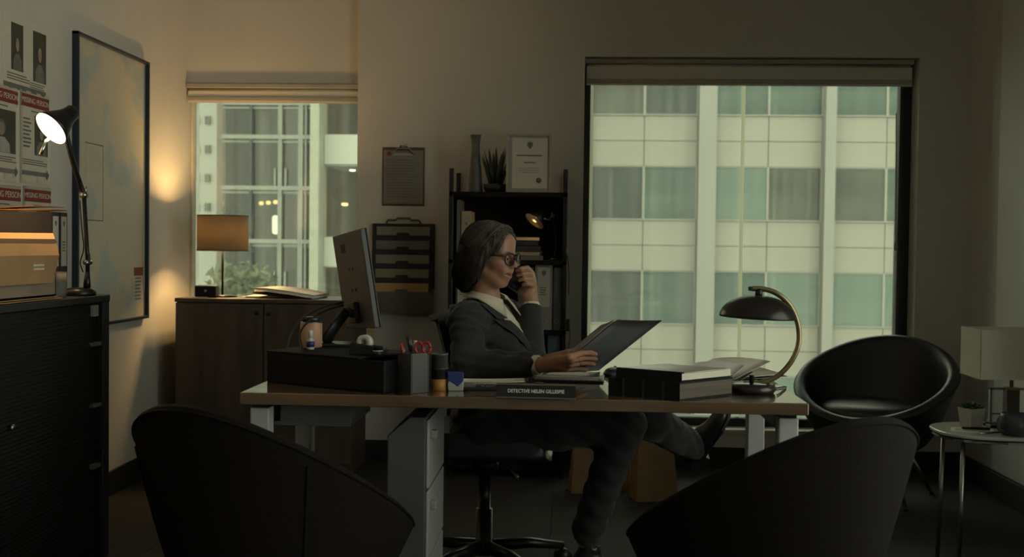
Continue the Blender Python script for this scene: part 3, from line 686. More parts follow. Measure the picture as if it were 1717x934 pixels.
# binders, box and cup on the cabinet
mat('binder_dark', (.022, .018, .024), .55, var=.15); mat('orange_card', (.50, .20, .05), .7)
mat('label_white', (.50, .48, .43), .7, var=.05)
def flat_rot(o, rz): o.rotation_euler = (0, 0, rz)
def crest(mb, x, y, s, z0, M=None, th=.0005):
    mb.prism([(x - s, y + s), (x - s * .5, y + s * 1.15), (x, y + s * 1.5), (x + s * .5, y + s * 1.15), (x + s, y + s), (x + s * .95, y - s * .2), (x, y - s * 1.3), (x - s * .95, y - s * .2)], z0, z0 + th, M)
XM = Matrix(((0, 0, 1, 0), (1, 0, 0, 0), (0, 1, 0, 0), (0, 0, 0, 1)))     # x along +Y, y up, z towards +X
YM = Matrix(((1, 0, 0, 0), (0, 0, -1, 0), (0, 1, 0, 0), (0, 0, 0, 1)))    # x along +X, y up, z towards the camera
def lever_arch(name, label, loc_, rz, w_, h_, d_, cover, group, spine_lab='label_white', ring=True, tall=.62):
    # spine faces -Y locally (towards the camera before rz)
    r = thing(name, label, 'binder', loc_, rz, group)
    m = MB().bb((-w_ / 2, 0, 0), (-w_ / 2 + .003, d_, h_)).bb((w_ / 2 - .003, 0, 0), (w_ / 2, d_, h_)).bb((-w_ / 2 + .003, 0, 0), (w_ / 2 - .003, .003, h_))
    m.build('cover', cover, r, bevel=.0012)
    MB().bb((-w_ / 2 + .006, .03, .006), (w_ / 2 - .006, d_ - .006, h_ - .012)).build('pages', 'paper', r)
    s = MB().bb((-w_ * .36, -.0008, h_ * (.97 - tall)), (w_ * .36, -.0001, h_ * .95)).build('spine_label', spine_lab, r)
    m = MB(); crest(m, 0, h_ * .86, w_ * .13, .0008, YM); bars(m, -w_ * .22, w_ * .2, h_ * .52, h_ * .66, 4, .0008, M=YM); m.build('label_print', 'ink_grey', s)
    if ring: MB().lathe([(.008, 0), (.011, .0), (.011, .003), (.008, .003)], 18, Matrix.Translation((0, 0, h_ * .14)) @ Matrix.Rotation(PI / 2, 4, 'X'), close=True).build('finger_ring', 'steel', r)
    return r
# two dark binders lying against the wall on the cabinet, spines towards the room
def at_z(px, z, x):                    # on the cabinet: y for a pixel column at given x
    best = None
    for k in range(4000):
        y = 1.9 + k * .0006
        p = CAMR.transposed() @ (V(x, y, z) - CAMP)
        u = CX + FPX * p.x / -p.z
        if u >= px: return y
    return 4.0
bz0 = at(60, 500, 3.4).z
ybx = 3.32
lever_arch('lever_arch_binder', 'dark binder with white spine label standing under the lamp, nearer of two', (-1.812, 3.815, CZ), math.radians(90), .058, .295, .222, 'binder_dark', 'binders on the black cabinet', ring=False)
lever_arch('lever_arch_binder', 'dark binder with white spine label standing under the lamp, farther of two', (-1.812, 3.878, CZ), math.radians(90), .058, .295, .222, 'binder_dark', 'binders on the black cabinet', ring=False)
o = thing('card_folder', 'orange card folder lying across the tops of the dark binders', 'folder', (-1.918, 3.85, CZ + .296))
MB().grid([[(x, y, .006 + .01 * (x > .08) * (x - .08) * 5) for y in (-.05, -.02, 0, .03, .06)] for x in (-.11, -.06, 0, .05, .09, .104)], .003).build('lower_cover', 'orange_card', o)
MB().grid([[(x, y, .013 + .006 * math.sin(x * 12 + 1)) for y in (-.05, -.02, 0, .03, .055)] for x in (-.11, -.06, 0, .05, .095)], .002).build('upper_cover', 'orange_card', o)
# open cardboard carton
bx = thing('cardboard_carton', 'open brown cardboard carton leaning its flap over the black cabinet front', 'box', (-1.855, 3.36, CZ))
bw, bd, bh = .30, .46, .185
m = MB().bb((-bw / 2, -bd / 2, 0), (bw / 2, bd / 2, .004)).bb((-bw / 2, -bd / 2, 0), (-bw / 2 + .004, bd / 2, bh)).bb((-bw / 2, bd / 2 - .004, 0), (bw / 2, bd / 2, bh)).bb((-bw / 2, -bd / 2, 0), (bw / 2, -bd / 2 + .004, bh)).bb((bw / 2 - .004, -bd / 2, 0), (bw / 2, bd / 2, bh * .92))
m.build('carton_body', 'cardboard_in', bx)
fl_ = MB().grid([[(bw / 2 + .002 + .0 * t, y, bh * .92) for y in (-bd / 2, 0, bd / 2)] for t in (0,)] + [[(bw / 2 + .02, y, bh * .72) for y in (-bd / 2, 0, bd / 2 - .02)], [(bw / 2 + .03, y, .045) for y in (-bd / 2, 0, bd / 2 - .085)]], .004, smooth=False).build('front_flap', 'cardboard', bx)
MB().grid([[(-bw / 2 + .01, bd / 2 - .004, bh), (bw / 2, bd / 2 - .004, bh)], [(-bw / 2 - .01, bd / 2 + .045, bh + .02), (bw / 2 - .03, bd / 2 + .045, bh + .02)]], .004, smooth=False).build('end_flap', 'cardboard', bx)
MB().grid([[(-bw / 2, -bd / 2, bh), (-bw / 2, bd / 2, bh)], [(-bw / 2 - .02, -bd / 2, bh + .035), (-bw / 2 - .02, bd / 2, bh + .035)]], .004, smooth=False).build('rear_flap', 'cardboard_in', bx)
m = MB(); 
for k, zz in enumerate((.10, .088)): m.bb((bw / 2 + .031 - zz * .05, .02, zz), (bw / 2 + .034 - zz * .05, .09, zz + .006))
m.build('printed_mark', 'paper', fl_)
o = thing('manila_folder', 'flat manila folder poking out below the cardboard carton', 'folder', (-1.815, 3.36, CZ)); 
o.location.z = CZ
bx.location.z = CZ + .012
MB().grid([[(x, y, .003) for y in (-.2, 0, .24)] for x in (-.15, 0, .128)], .002, smooth=False).build('lower_leaf', 'manila', o)
MB().grid([[(x, y, .008) for y in (-.2, 0, .23)] for x in (-.15, 0, .120)], .002, smooth=False).build('upper_leaf', 'manila', o)
cp = onz(95, 500, CZ); cpx = -1.722
o = thing('beaker', 'tall plain grey beaker between carton and task lamp', 'cup', (cpx, at_z(95, CZ, cpx), CZ))
mat('grey_ceramic', (.13, .12, .11), .7)
MB().lathe([(0, 0), (.026, 0), (.032, .02), (.034, .05), (.031, .085), (.029, .085), (.031, .05), (.028, .01), (0, .008)], 28).build('wall', 'grey_ceramic', o)
MB().lathe([(.029, .084), (.031, .084), (.031, .088), (.029, .088)], 28, close=True).build('rim', 'grey_ceramic', o)

# ================================================================ things on the wooden cupboard
def shade_mat():
    m = bpy.data.materials.new('woven_shade'); m.use_nodes = True; nt = m.node_tree; n = nt.nodes; l = nt.links
    p = n['Principled BSDF']; p.inputs['Roughness'].default_value = .8
    tc = n.new('ShaderNodeTexCoord'); sx = n.new('ShaderNodeSeparateXYZ'); l.new(tc.outputs['Object'], sx.inputs[0])
    an = n.new('ShaderNodeMath'); an.operation = 'ARCTAN2'; l.new(sx.outputs[0], an.inputs[0]); l.new(sx.outputs[1], an.inputs[1])
    def wave(src, f):
        a = n.new('ShaderNodeMath'); a.operation = 'MULTIPLY'; a.inputs[1].default_value = f; l.new(src, a.inputs[0])
        b = n.new('ShaderNodeMath'); b.operation = 'SINE'; l.new(a.outputs[0], b.inputs[0]); return b.outputs[0]
    w1_ = wave(an.outputs[0], 70); w2_ = wave(sx.outputs[2], 620)
    mu = n.new('ShaderNodeMath'); mu.operation = 'MULTIPLY'; l.new(w1_, mu.inputs[0]); l.new(w2_, mu.inputs[1])
    rp = n.new('ShaderNodeMapRange'); rp.inputs[1].default_value = -.6; rp.inputs[2].default_value = .6; l.new(mu.outputs[0], rp.inputs[0])
    mx = n.new('ShaderNodeMix'); mx.data_type = 'RGBA'; mx.inputs['A'].default_value = (.20, .15, .09, 1); mx.inputs['B'].default_value = (.46, .37, .235, 1)
    l.new(rp.outputs[0], mx.inputs[0]); l.new(mx.outputs['Result'], p.inputs['Base Color'])
    t = n.new('ShaderNodeBsdfTranslucent'); l.new(mx.outputs['Result'], t.inputs[0])
    ms = n.new('ShaderNodeMixShader'); ms.inputs[0].default_value = .22; l.new(p.outputs[0], ms.inputs[1]); l.new(t.outputs[0], ms.inputs[2])
    l.new(ms.outputs[0], n['Material Output'].inputs[0]); MATS['woven_shade'] = m
shade_mat()
tb_ = at(373, 497, 5.60); tb_.z = KZ
tl = thing('table_lamp', 'table lamp with woven drum shade on the wooden cupboard', 'lamp', tb_)
zs0 = at(375, 420, 5.6).z - KZ; zs1 = at(375, 362, 5.6).z - KZ; rs = (at(416.5, 390, 5.6).x - at(333.5, 390, 5.6).x) / 2
MB().lathe([(0, 0), (.075, 0), (.075, .008), (.012, .012), (.0, .012)], 32).build('base', 'black_metal', tl)
MB().tube([(0, 0, .01), (0, 0, zs0 + .09)], .006, 10).build('pole', 'black_metal', tl)
sd = MB().lathe([(rs * .985, zs0), (rs, zs0), (rs, zs1), (rs * .985, zs1)], 64, close=True).build('shade', 'woven_shade', tl)
for z in (zs0, zs1): MB().lathe([(rs * .98, z - .003), (rs * 1.008, z - .003), (rs * 1.008, z + .003), (rs * .98, z + .003)], 64, close=True).build('shade_rim', 'kraft', sd)
for q in range(3):
    a = q * 2 * PI / 3; MB().tube([(0, 0, zs0 + .085), (rs * .98 * math.cos(a), rs * .98 * math.sin(a), zs0 + .085)], .002, 6).build('spider_arm', 'steel', tl)
MB().sphere((0, 0, zs0 + .10), (.024, .024, .03), 16, 10).build('bulb', 'bulb_soft', tl)
lamp_bulb_light('table_lamp_light', tl, (0, 0, zs0 + .10), 34.0, (1, .62, .23), .035)
o = thing('cube_speaker', 'small black cube speaker on the wooden cupboard', 'speaker', (at(347, 490, 5.52).x, 5.52, KZ), math.radians(8))
MB().bb((-.055, -.04, .004), (.055, .04, .062)).build('housing', 'black_plastic', o, bevel=.006)
MB().bb((-.05, -.042, .009), (.05, -.0395, .057)).build('grille', 'black_matte', o, bevel=.003)
MB().lathe([(0, 0), (.007, 0), (.007, .002), (0, .002)], 14, Matrix.Translation((0, -.042, .035)) @ Matrix.Rotation(PI / 2, 4, 'X')).build('badge', 'steel', o)
o = thing('open_binder', 'open black binder with white pages on the wooden cupboard', 'binder', (at(490, 497, 5.58).x, 5.6, KZ), math.radians(-6))
MB().grid([[(-.17, -.12, .028), (-.17, .12, .028)], [(-.10, -.125, .02), (-.10, .125, .02)], [(.02, -.125, .010), (.02, .125, .010)], [(.14, -.13, .004), (.14, .13, .004)]], .006).build('cover', 'black_matte', o)
MB().grid([[(-.165, -.11, .043), (-.165, .11, .045)], [(-.10, -.115, .043), (-.10, .115, .046)], [(.02, -.115, .031), (.02, .115, .036)], [(.15, -.12, .012), (.15, .12, .015)]], .018).build('pages', 'paper_white', o)
o = thing('paper_sheets', 'few white sheets beside the open binder on the wooden cupboard', 'paper', (at(452, 497, 5.5).x - .06, 5.66, KZ))
MB().grid([[(-.1, -.1, .002), (-.1, .1, .002)], [(.1, -.1, .002), (.1, .1, .002)]], .003, smooth=False).build('sheet', 'paper_white', o)
MB().grid([[(-.08, -.11, .006), (-.09, .09, .006)], [(.11, -.1, .006), (.1, .1, .006)]], .003, smooth=False).build('sheet', 'paper_white', o)

# ================================================================ pillar wall: clipboard and file holder
pl, pr = at(640.5, 300, 5.84).x, at(711.5, 300, 5.84).x; zt = at(676, 247, 5.84).z; zb = at(676, 345, 5.84).z
o = thing('clipboard', 'brown clipboard with printed sheet hung on the wall', 'clipboard', ((pl + pr) / 2, YB, (zt + zb) / 2)); a, c = (pr - pl) / 2, (zt - zb) / 2
mat('hardboard', (.10, .055, .03), .6)
MB().bb((-a, -.006, -c), (a, -.001, c)).build('board', 'hardboard', o, bevel=.006)
s = MB().bb((-a * .93, -.0072, -c * .93), (a * .93, -.0062, c * .9)).build('sheet', 'paper_grey', o)
m = MB(); M = Matrix.Translation((0, -.0074, 0)) @ YM
bars(m, -a * .8, a * .8, -c * .75, c * .62, 14, 0, .3, M=M); m.build('form_text', 'ink_grey', s)
m = MB().lathe([(0, 0), (.012, 0), (.012, .0006), (0, .0006)], 16, Matrix.Translation((-a * .68, -.0074, c * .78)) @ Matrix.Rotation(PI / 2, 4, 'X')); m.build('round_seal', 'red_print', s)
k_ = MB().bb((-a * .5, -.014, c * .72), (a * .5, -.0065, c * .80)); k_.tube([(-a * .45, -.012, c * .76), (-a * .3, -.016, c * .95), (a * .3, -.016, c * .95), (a * .45, -.012, c * .76)], .004, 8); k_.build('clip', 'steel', o)
k_ = MB().tube([(-.016, -.008, c * 1.0), (-.016, -.012, c * 1.08), (.016, -.012, c * 1.08), (.016, -.008, c * 1.0)], .0045, 8); k_.build('hanger', 'chrome', o)
pl, pr = at(624, 450, 5.84).x, at(728, 450, 5.84).x; zt = at(676, 375, 5.84).z; zb = at(676, 525, 5.84).z
o = thing('wall_file_organizer', 'black hanging file organizer with five paper-filled pockets on the wall', 'file organizer', ((pl + pr) / 2, YB, zb)); a, c = (pr - pl) / 2, (zt - zb)
mat('pocket_fabric', (.025, .024, .024), .85, var=.15, scale=50); mat('pocket_grey', (.11, .10, .088), .85, var=.1, scale=50)
MB().bb((-a, -.006, c * .28), (a, -.001, c)).build('back_panel', 'pocket_fabric', o, bevel=.003)
for sx in (-1, 1): MB().bb((sx * a - .018 * (sx > 0), -.02, c * .3), (sx * a + .018 * (sx < 0), -.004, c)).build('side_gusset', 'pocket_fabric', o, bevel=.003)
pm = ['paper_grey', 'ink_grey', 'paper_grey', 'paper_green', 'manila']
for k in range(5):
    zt_k = c * (.97 - k * .157); yy = -.012 - k * .011
    MB().grid([[(-a * .84, yy, zt_k - .10), (a * .84, yy, zt_k - .10)], [(-a * .86, yy - .006, zt_k - .002), (a * .86, yy - .006, zt_k - .002)]], .003, smooth=False).build('file_papers', pm[k], o)
    z1_ = zt_k - .048; hh = .10 if k < 4 else z1_ - .002
    pts = [(-a * .98, z1_ - hh + .001), (a * .98, z1_ - hh + .001), (a * .98, z1_), (a * .22, z1_), (a * .18, z1_ + .014), (-a * .18, z1_ + .014), (-a * .22, z1_), (-a * .98, z1_)]
    MB().prism(pts, .0, .003, Matrix.Translation((0, yy - .009, 0)) @ YM).build('pocket', 'pocket_fabric' if k < 4 else 'pocket_grey', o)
MB().tube([(-a * .55, -.012, c + .002), (-a * .5, -.014, c + .018), (-a * .25, -.014, c + .018), (-a * .2, -.014, c + .028), (a * .2, -.014, c + .028), (a * .25, -.014, c + .018), (a * .5, -.014, c + .018), (a * .55, -.012, c + .002)], .006, 8).build('carry_handle', 'pocket_grey', o)

# ================================================================ things on the ladder shelf
SB = sh_.location; Z0, Z1_, Z2_, Z3_ = Zs[0], Zs[1], Zs[2], Zs[3]
mat('vase_glaze', (.10, .10, .095), .45, var=.2, scale=15)
vx = at(797, 300, 5.62).x; vh = at(797, 227, 5.62).z - Z0
o = thing('tall_vase', 'tall grey flared vase on top of the black shelf', 'vase', (vx, 5.62, Z0))
MB().lathe([(0, 0), (.036, 0), (.038, .01), (.032, vh * .35), (.022, vh * .68), (.020, vh * .82), (.027, vh), (.024, vh), (.017, vh * .82), (.019, vh * .68), (.028, vh * .3), (.03, .012), (0, .012)], 28).build('body', 'vase_glaze', o)
MB().lathe([(.024, vh - .003), (.028, vh - .003), (.029, vh + .002), (.024, vh + .002)], 28, close=True).build('lip', 'vase_glaze', o)
mat('aloe', (.018, .026, .018), .5, var=.3, scale=20)
px_ = at(831, 300, 5.60).x; o = thing('potted_aloe', 'spiky dark aloe in a black bowl on top of the black shelf', 'plant', (px_, 5.60, Z0))
MB().lathe([(0, 0), (.05, 0), (.058, .02), (.064, .045), (.060, .045), (.054, .02), (0, .018)], 28).build('bowl', 'black_plastic', o)
MB().lathe([(0, .036), (.058, .036), (.058, .04), (0, .041)], 24).build('soil', 'bark', o)
for k in range(15):
    a_ = k * 2.4; rr = .012 + .0013 * k; L = .20 - .004 * k; sp = .25 + .022 * k
    u = V(math.cos(a_), math.sin(a_), 0)
    pts = [u * rr + V(0, 0, .035), u * (rr + L * sp * .25) + V(0, 0, .035 + L * .4), u * (rr + L * sp * .52) + V(0, 0, .035 + L * .75), u * (rr + L * sp * .70) + V(0, 0, .035 + L)]
    MB().tube(pts, [(.006, .011), (.005, .012), (.003, .007), (.0005, .001)], 8, flat=tuple(u)).build('leaf', 'aloe', o)
cl, crr = at(848, 300, 5.50).x, at(924, 300, 5.50).x; ch = at(888, 223, 5.52).z - Z0
o = thing('framed_certificate', 'white framed certificate with crest standing on top of the black shelf', 'certificate', ((cl + crr) / 2, 5.52, Z0), rot=(math.radians(-5), 0, math.radians(4))); a = (crr - cl) / 2
mat('frame_pale', (.40, .36, .29), .5); mat('mat_board', (.34, .32, .29), .8)
f = MB()
for x0, x1_, z0, z1 in ((-a, -a + .012, 0, ch), (a - .012, a, 0, ch), (-a, a, 0, .012), (-a, a, ch - .012, ch)): f.bb((x0, -.01, z0), (x1_, .01, z1))
f.build('frame', 'frame_pale', o, bevel=.002)
MB().bb((-a + .01, .002, .01), (a - .01, .008, ch - .01)).build('mount', 'mat_board', o)
s = MB().bb((-a + .03, .0005, .022), (a - .018, .0018, ch - .022)).build('certificate_sheet', 'paper', o)
m = MB(); M = Matrix.Translation((.006, .0002, 0)) @ YM
crest(m, 0, ch * .80, .014, 0, M); bars(m, -a * .6, a * .55, ch * .60, ch * .66, 1, 0, .35, 0, M=M); bars(m, -a * .25, a * .25, ch * .49, ch * .53, 1, 0, .5, 0, M=M)
bars(m, -a * .5, a * .5, ch * .33, ch * .43, 3, 0, .22, .1, M=M); m.build('certificate_text', 'ink_grey', s)
MB().lathe([(0, 0), (.014, 0), (.014, .0008), (0, .0008)], 18, Matrix.Translation((a * .45, .0002, ch * .21)) @ Matrix.Rotation(PI / 2, 4, 'X')).build('round_seal', 'ink_grey', s)
MB().bb((-.02, .01, 0), (.02, .014, ch * .6), Matrix.Rotation(math.radians(-14), 4, 'X')).build('stand', 'black_plastic', o)
def book(label, x, y, z, w_, h_, d_, cm, group, rz=0, nm='hardback_book'):
    r = thing(nm, label, 'book', (x, y, z), rz, group)
    MB().bb((-w_ / 2, 0, 0), (w_ / 2, .003, h_)).bb((-w_ / 2, 0, 0), (-w_ / 2 + .002, d_, h_)).bb((w_ / 2 - .002, 0, 0), (w_ / 2, d_, h_)).build('cover', cm, r, bevel=.001)
    MB().bb((-w_ / 2 + .003, .004, .004), (w_ / 2 - .003, d_ - .005, h_ - .004)).build('pages', 'paper', r); return r
y_ = 5.53
def bw_(a, b): return at(b, 400, y_).x - at(a, 400, y_).x
mat('book_navy', (.02, .024, .035), .5); mat('book_grey', (.20, .19, .17), .6); mat('book_cream', (.42, .36, .24), .6)
book('tall thin grey book at the dark end of the middle shelf', at(768.5, 400, y_).x, y_, Z1_, bw_(765, 771), at(768, 335, y_).z - Z1_, .2, 'book_grey', 'upright books on the middle shelf')
b_ = book('thick cream book lit by the little shelf lamp', at(781.5, 400, y_).x, y_, Z1_, bw_(773, 790), at(781, 354, y_).z - Z1_, .2, 'book_cream', 'upright books on the middle shelf')
m = MB(); bars(m, -.006, .008, .08, .20, 3, .0006, .3, M=YM); m.build('spine_text', 'ink_grey', b_)
zz = Z1_
for k, (w_, th_, cm, lb_) in enumerate(((.19, .022, 'book_grey', 'grey book at the bottom of the flat stack on the shelf'), (.175, .018, 'book_cream', 'cream booklet second from the bottom of the flat stack on the shelf'), (.165, .03, 'book_navy', 'thick navy book in the middle of the flat stack on the shelf'), (.16, .026, 'book_navy', 'navy book second from the top of the flat stack on the shelf'), (.15, .016, 'book_cream', 'thin cream book on top of the flat stack on the shelf'))):
    r = thing('stacked_book', lb_, 'book', (at(880, 430, 5.6).x - .01 * (k % 2), 5.52, zz), math.radians((4, -5, 2, 0, 7)[k]), 'flat stack of books on the shelf')
    MB().bb((-w_ / 2, 0, 0), (w_ / 2, .13, .002)).bb((-w_ / 2, 0, th_ - .002), (w_ / 2, .13, th_)).bb((-w_ / 2, 0, 0), (w_ / 2, .0025, th_)).build('cover', cm, r)
    MB().bb((-w_ / 2 + .004, .003, .002), (w_ / 2 - .004, .127, th_ - .002)).build('pages', 'paper_grey', r); zz += th_ + .0006
# little clip lamp on the shelf
lx = at(930, 430, 5.6); o = thing('shelf_lamp', 'little black shelf lamp with glowing cone shade', 'lamp', (lx.x, 5.56, Z1_)); B = o.location
MB().lathe([(0, 0), (.032, 0), (.034, .008), (.01, .014), (0, .014)], 24).build('base', 'black_metal', o)
e0 = at(927, 362, 5.56) - B; e1 = at(906, 360, 5.52) - B
MB().tube(arc([V(0, 0, .012), at(932, 400, 5.56) - B, e0, at(932, 340, 5.56) - B]), .004, 8).build('stem', 'black_metal', o)
MB().tube(arc([at(926, 356, 5.56) - B, at(921, 368, 5.55) - B, at(908, 365, 5.53) - B]), .004, 8).build('neck', 'steel', o)
MB().cyl(e0 + V(0, -.008, 0), e0 + V(0, .008, 0), .010, n=12).build('joint', 'steel', o)
cc = at(896, 371, 5.50) - B; nn = V(-.55, -.36, -.72).normalized(); Mq = Matrix.Translation(cc) @ nn.to_track_quat('Z', 'Y').to_matrix().to_4x4()
sh = MB().lathe([(.012, -.075), (.018, -.07), (.024, -.045), (.056, .0), (.0545, .0), (.022, -.045), (0, -.05)], 32, Mq).build('shade', 'black_metal', o)
MB().lathe([(.054, -.001), (.0215, -.0445), (0, -.048)], 32, Mq).build('reflector', 'shade_inner', sh)
mat('bulb_dim', (1, .8, .5), .5, emit=((1.0, .60, .2), 6.0))
MB().sphere((0, 0, -.025), (.014, .014, .018), 14, 10, Mq).build('bulb', 'bulb_dim', o)
lamp_bulb_light('shelf_lamp_light', o, Mq @ V(0, 0, -.004), 1.1, (1, .60, .22), .015)
# binders on the lower shelves
mat('binder_white', (.27, .26, .24), .6, var=.06); mat('binder_grey', (.10, .10, .10), .6); mat('binder_blue', (.07, .12, .15), .6)
y_ = 5.50
def bx_(a, b): return (at((a + b) / 2, 500, y_).x, y_, Z2_), at(b, 500, y_).x - at(a, 500, y_).x
hB = at(911, 443, y_).z - Z2_
for a_, b2, cv, lb_, lbm, hh in ((764, 786, 'binder_grey', 'grey binder at the hair end of the lower shelf', 'label_white', hB * .97), (788, 812, 'binder_white', 'pale binder directly behind the hair of the seated person', 'label_white', hB), (868, 894, 'binder_grey', 'dark grey binder behind the hand with the phone', 'binder_grey', hB * .95), (897, 926, 'binder_white', 'white lever arch binder with crest label beside the phone hand', 'label_white', hB), (928, 941, 'binder_grey', 'slim grey binder next to the white lever arch binder', 'binder_grey', hB * .95)):
    p, w_ = bx_(a_, b2); lever_arch('shelf_binder', lb_, p, 0, w_, hh, .25, cv, 'binders on the shelf unit', lbm)
p, w_ = bx_(919, 940); lever_arch('shelf_binder', 'blue binder with crest label on the bottom visible shelf', (p[0], p[1], Z3_), 0, w_, at(930, 562, y_).z - Z3_, .25, 'binder_blue', 'binders on the shelf unit', 'binder_blue', tall=.5)
o = thing('cable_switch', 'black cable with inline box hanging from the shelf post', 'cable', (at(951, 480, 5.46).x + .004, 5.455, Zs[2])); B = o.location
MB().tube(arc([at(948, 437, 5.455) - B, at(953, 470, 5.455) - B, at(953, 515, 5.455) - B], 5), .0028, 6).build('upper_cable', 'black_plastic', o)
MB().bb((-.014, -.012, 0), (.014, .012, .06)).build('inline_box', 'black_plastic', o, bevel=.004)
o.children[-1].location = at(952, 535, 5.455) - B
MB().tube(arc([at(952, 534, 5.455) - B, at(956, 560, 5.455) - B, at(952, 600, 5.455) - B, at(954, 660, 5.455) - B], 5), .0028, 6).build('lower_cable', 'black_plastic', o)

# ================================================================ things on the desk
pA = onz(445, 641, DZ); pB = onz(643, 660.5, DZ); pA.x = max(pA.x, DX0 + .012)
ux = (pB - pA); L = ux.length; ang = math.atan2(ux.y, ux.x)
BH = .092
rz = thing('riser_box', 'long black riser box under the monitor', 'box', pA, ang)
dep = .25
MB().bb((0, 0, 0), (L, dep, .008)).bb((0, 0, 0), (L, .01, BH)).bb((0, dep - .01, 0), (L, dep, BH)).bb((0, .01, 0), (.01, dep - .01, BH)).bb((L - .01, .01, 0), (L, dep - .01, BH)).build('box_walls', 'black_matte', rz, bevel=.002)
MB().bb((-.002, -.002, BH), (L * .80, dep + .002, BH + .006)).build('lid', 'black_matte', rz, bevel=.002)
MR = rz.matrix_basis.copy(); MR = Matrix.Translation(pA) @ Matrix.Rotation(ang, 4, 'Z'); RZT = DZ + BH + .006
# pen cube
pp = onz(690, 661, DZ); pq = onz(720, 660, DZ)
pc = thing('pen_cube', 'square black pen holder beside the riser box', 'pen holder', (pp.x - .002, pp.y + .0, DZ), math.radians(45)); 
sz = .065; hz = .115
mat('pen_cube_grey', (.045, .042, .042), .5)
m = MB()
for s_ in ((0, 0, .004, sz), (sz - .004, 0, sz, sz), (.004, 0, sz - .004, .004), (.004, sz - .004, sz - .004, sz)): m.bb((s_[0], s_[1], 0), (s_[2], s_[3], hz))
m.bb((.004, .004, 0), (sz - .004, sz - .004, .005)); m.build('walls', 'pen_cube_grey', pc, bevel=.0015)
mat('red_plastic', (.30, .02, .02), .4); mat('blue_plastic', (.02, .035, .16), .4); mat('white_plastic', (.55, .54, .50), .4)
def pen(label, lx_, ly_, lean, mm, h_=.145):
    r = thing('pen', label, 'pen', pc.matrix_basis @ V(0, 0, 0) if False else tuple(Matrix.Translation(pc.location) @ Matrix.Rotation(math.radians(45), 4, 'Z') @ V(lx_, ly_, .006)), 0, 'pens in the pen holder')
    tip = V(lean[0], lean[1], h_)
    MB().tube([(0, 0, 0), tip * .1, tip * .78], [.0012, .0045, .0045], 10).build('barrel', mm, r)
    MB().tube([tip * .72, tip * .995, tip], [.0052, .005, .003], 10).build('cap', mm, r)
    MB().tube([tip * .74 + V(.0062, 0, 0), tip * .96 + V(.0062, 0, 0)], .0013, 6).build('pocket_clip', 'steel', r)
pen('thick black pen leaning out of the pen holder', .045, .02, (-.035, 0, 0), 'black_plastic', .155)
pen('white pen standing in the middle of the pen holder', .04, .035, (.0, .004), 'white_plastic', .142)
pen('silver-clipped grey pen just right of the white pen', .048, .028, (.014, 0), 'grey_metal', .135)
pen('red pen behind the black pen in the pen holder', .022, .03, (-.03, .0), 'red_plastic', .135)
sc_ = thing('scissors', 'scissors with red handles standing in the pen holder', 'scissors', tuple(Matrix.Translation(pc.location) @ Matrix.Rotation(math.radians(45), 4, 'Z') @ V(.05, .012, .006)))
MB().prism([(-.006, 0), (.006, 0), (.009, .09), (-.009, .09)], -.001, .001, YM).build('blades', 'steel', sc_)
for s_ in (-1, 1):
    MB().tube([(s_ * .011 + .011 * math.cos(t), 0, .122 + .016 * math.sin(t)) for t in [2 * PI * k / 20 for k in range(21)]], .0042, 8).build('finger_loop', 'red_plastic', sc_)
MB().tube([(-.008, 0, .105), (0, 0, .085), (.008, 0, .105)], .004, 8).build('handle_neck', 'red_plastic', sc_)
# striped tumbler
tp_ = onz(735, 656, DZ)
o = thing('stacked_tumbler', 'steel travel tumbler with grey, black and orange bands', 'tumbler', tp_ + V(0, .025, 0))
mat('orange_band', (.42, .19, .05), .55); mat('tin_grey', (.13, .135, .13), .35, metal=.4); mat('tin_dark', (.05, .05, .052), .4, metal=.3)
h1, h2, h3 = .034, .062, .106
MB().lathe([(0, 0), (.0225, 0), (.024, .002), (.024, h1)], 32).build('orange_sleeve', 'orange_band', o)
MB().lathe([(.024, h1), (.0242, h1), (.0242, h2), (.0255, h2), (.0255, h2 + .004), (.0, h2 + .004)], 32).build('dark_body', 'tin_dark', o)
MB().lathe([(.0235, h2 + .003), (.0235, h3 - .003), (.025, h3 - .003), (.025, h3 + .002), (.0225, h3 + .002), (.0225, h3 - .006), (0, h3 - .006)], 32).build('lid_cup', 'tin_grey', o)
# blue sticky tape dispenser
tp_ = onz(763, 656, DZ); o = thing('tape_dispenser', 'small blue and clear handheld tape dispenser by the tumbler', 'tape dispenser', tp_ + V(0, .012, 0), math.radians(8))
mat('clear_plastic', (.35, .36, .35), .25)
MB().prism([(-.022, 0), (.022, 0), (.024, .018), (.02, .03), (-.018, .036), (-.024, .02)], -.011, .011, YM).build('clear_base', 'clear_plastic', o, bevel=.003)
MB().prism([(-.024, .032), (-.004, .02), (.006, .012), (.0235, .03), (.0235, .054), (-.024, .056)], -.0125, .0125, YM).build('blue_hood', 'blue_plastic', o, bevel=.003)
# calculator
tp_ = onz(806, 655, DZ); o = thing('calculator', 'black calculator lying by the tape dispenser', 'calculator', tp_ + V(0, .02, 0), math.radians(8))
MB().bb((-.055, -.028, 0), (.055, .028, .012)).build('housing', 'black_plastic', o, bevel=.003)
MB().bb((-.05, -.024, .0118), (-.022, .024, .0135)).build('screen', 'ink_grey', o)
for i in range(5):
    for j in range(4): MB().bb((-.014 + i * .0135, -.0245 + j * .0128, .0115), (-.004 + i * .0135, -.0155 + j * .0128, .0145)).build('key', 'grey_metal' if (i + j) % 4 else 'black_matte', o)
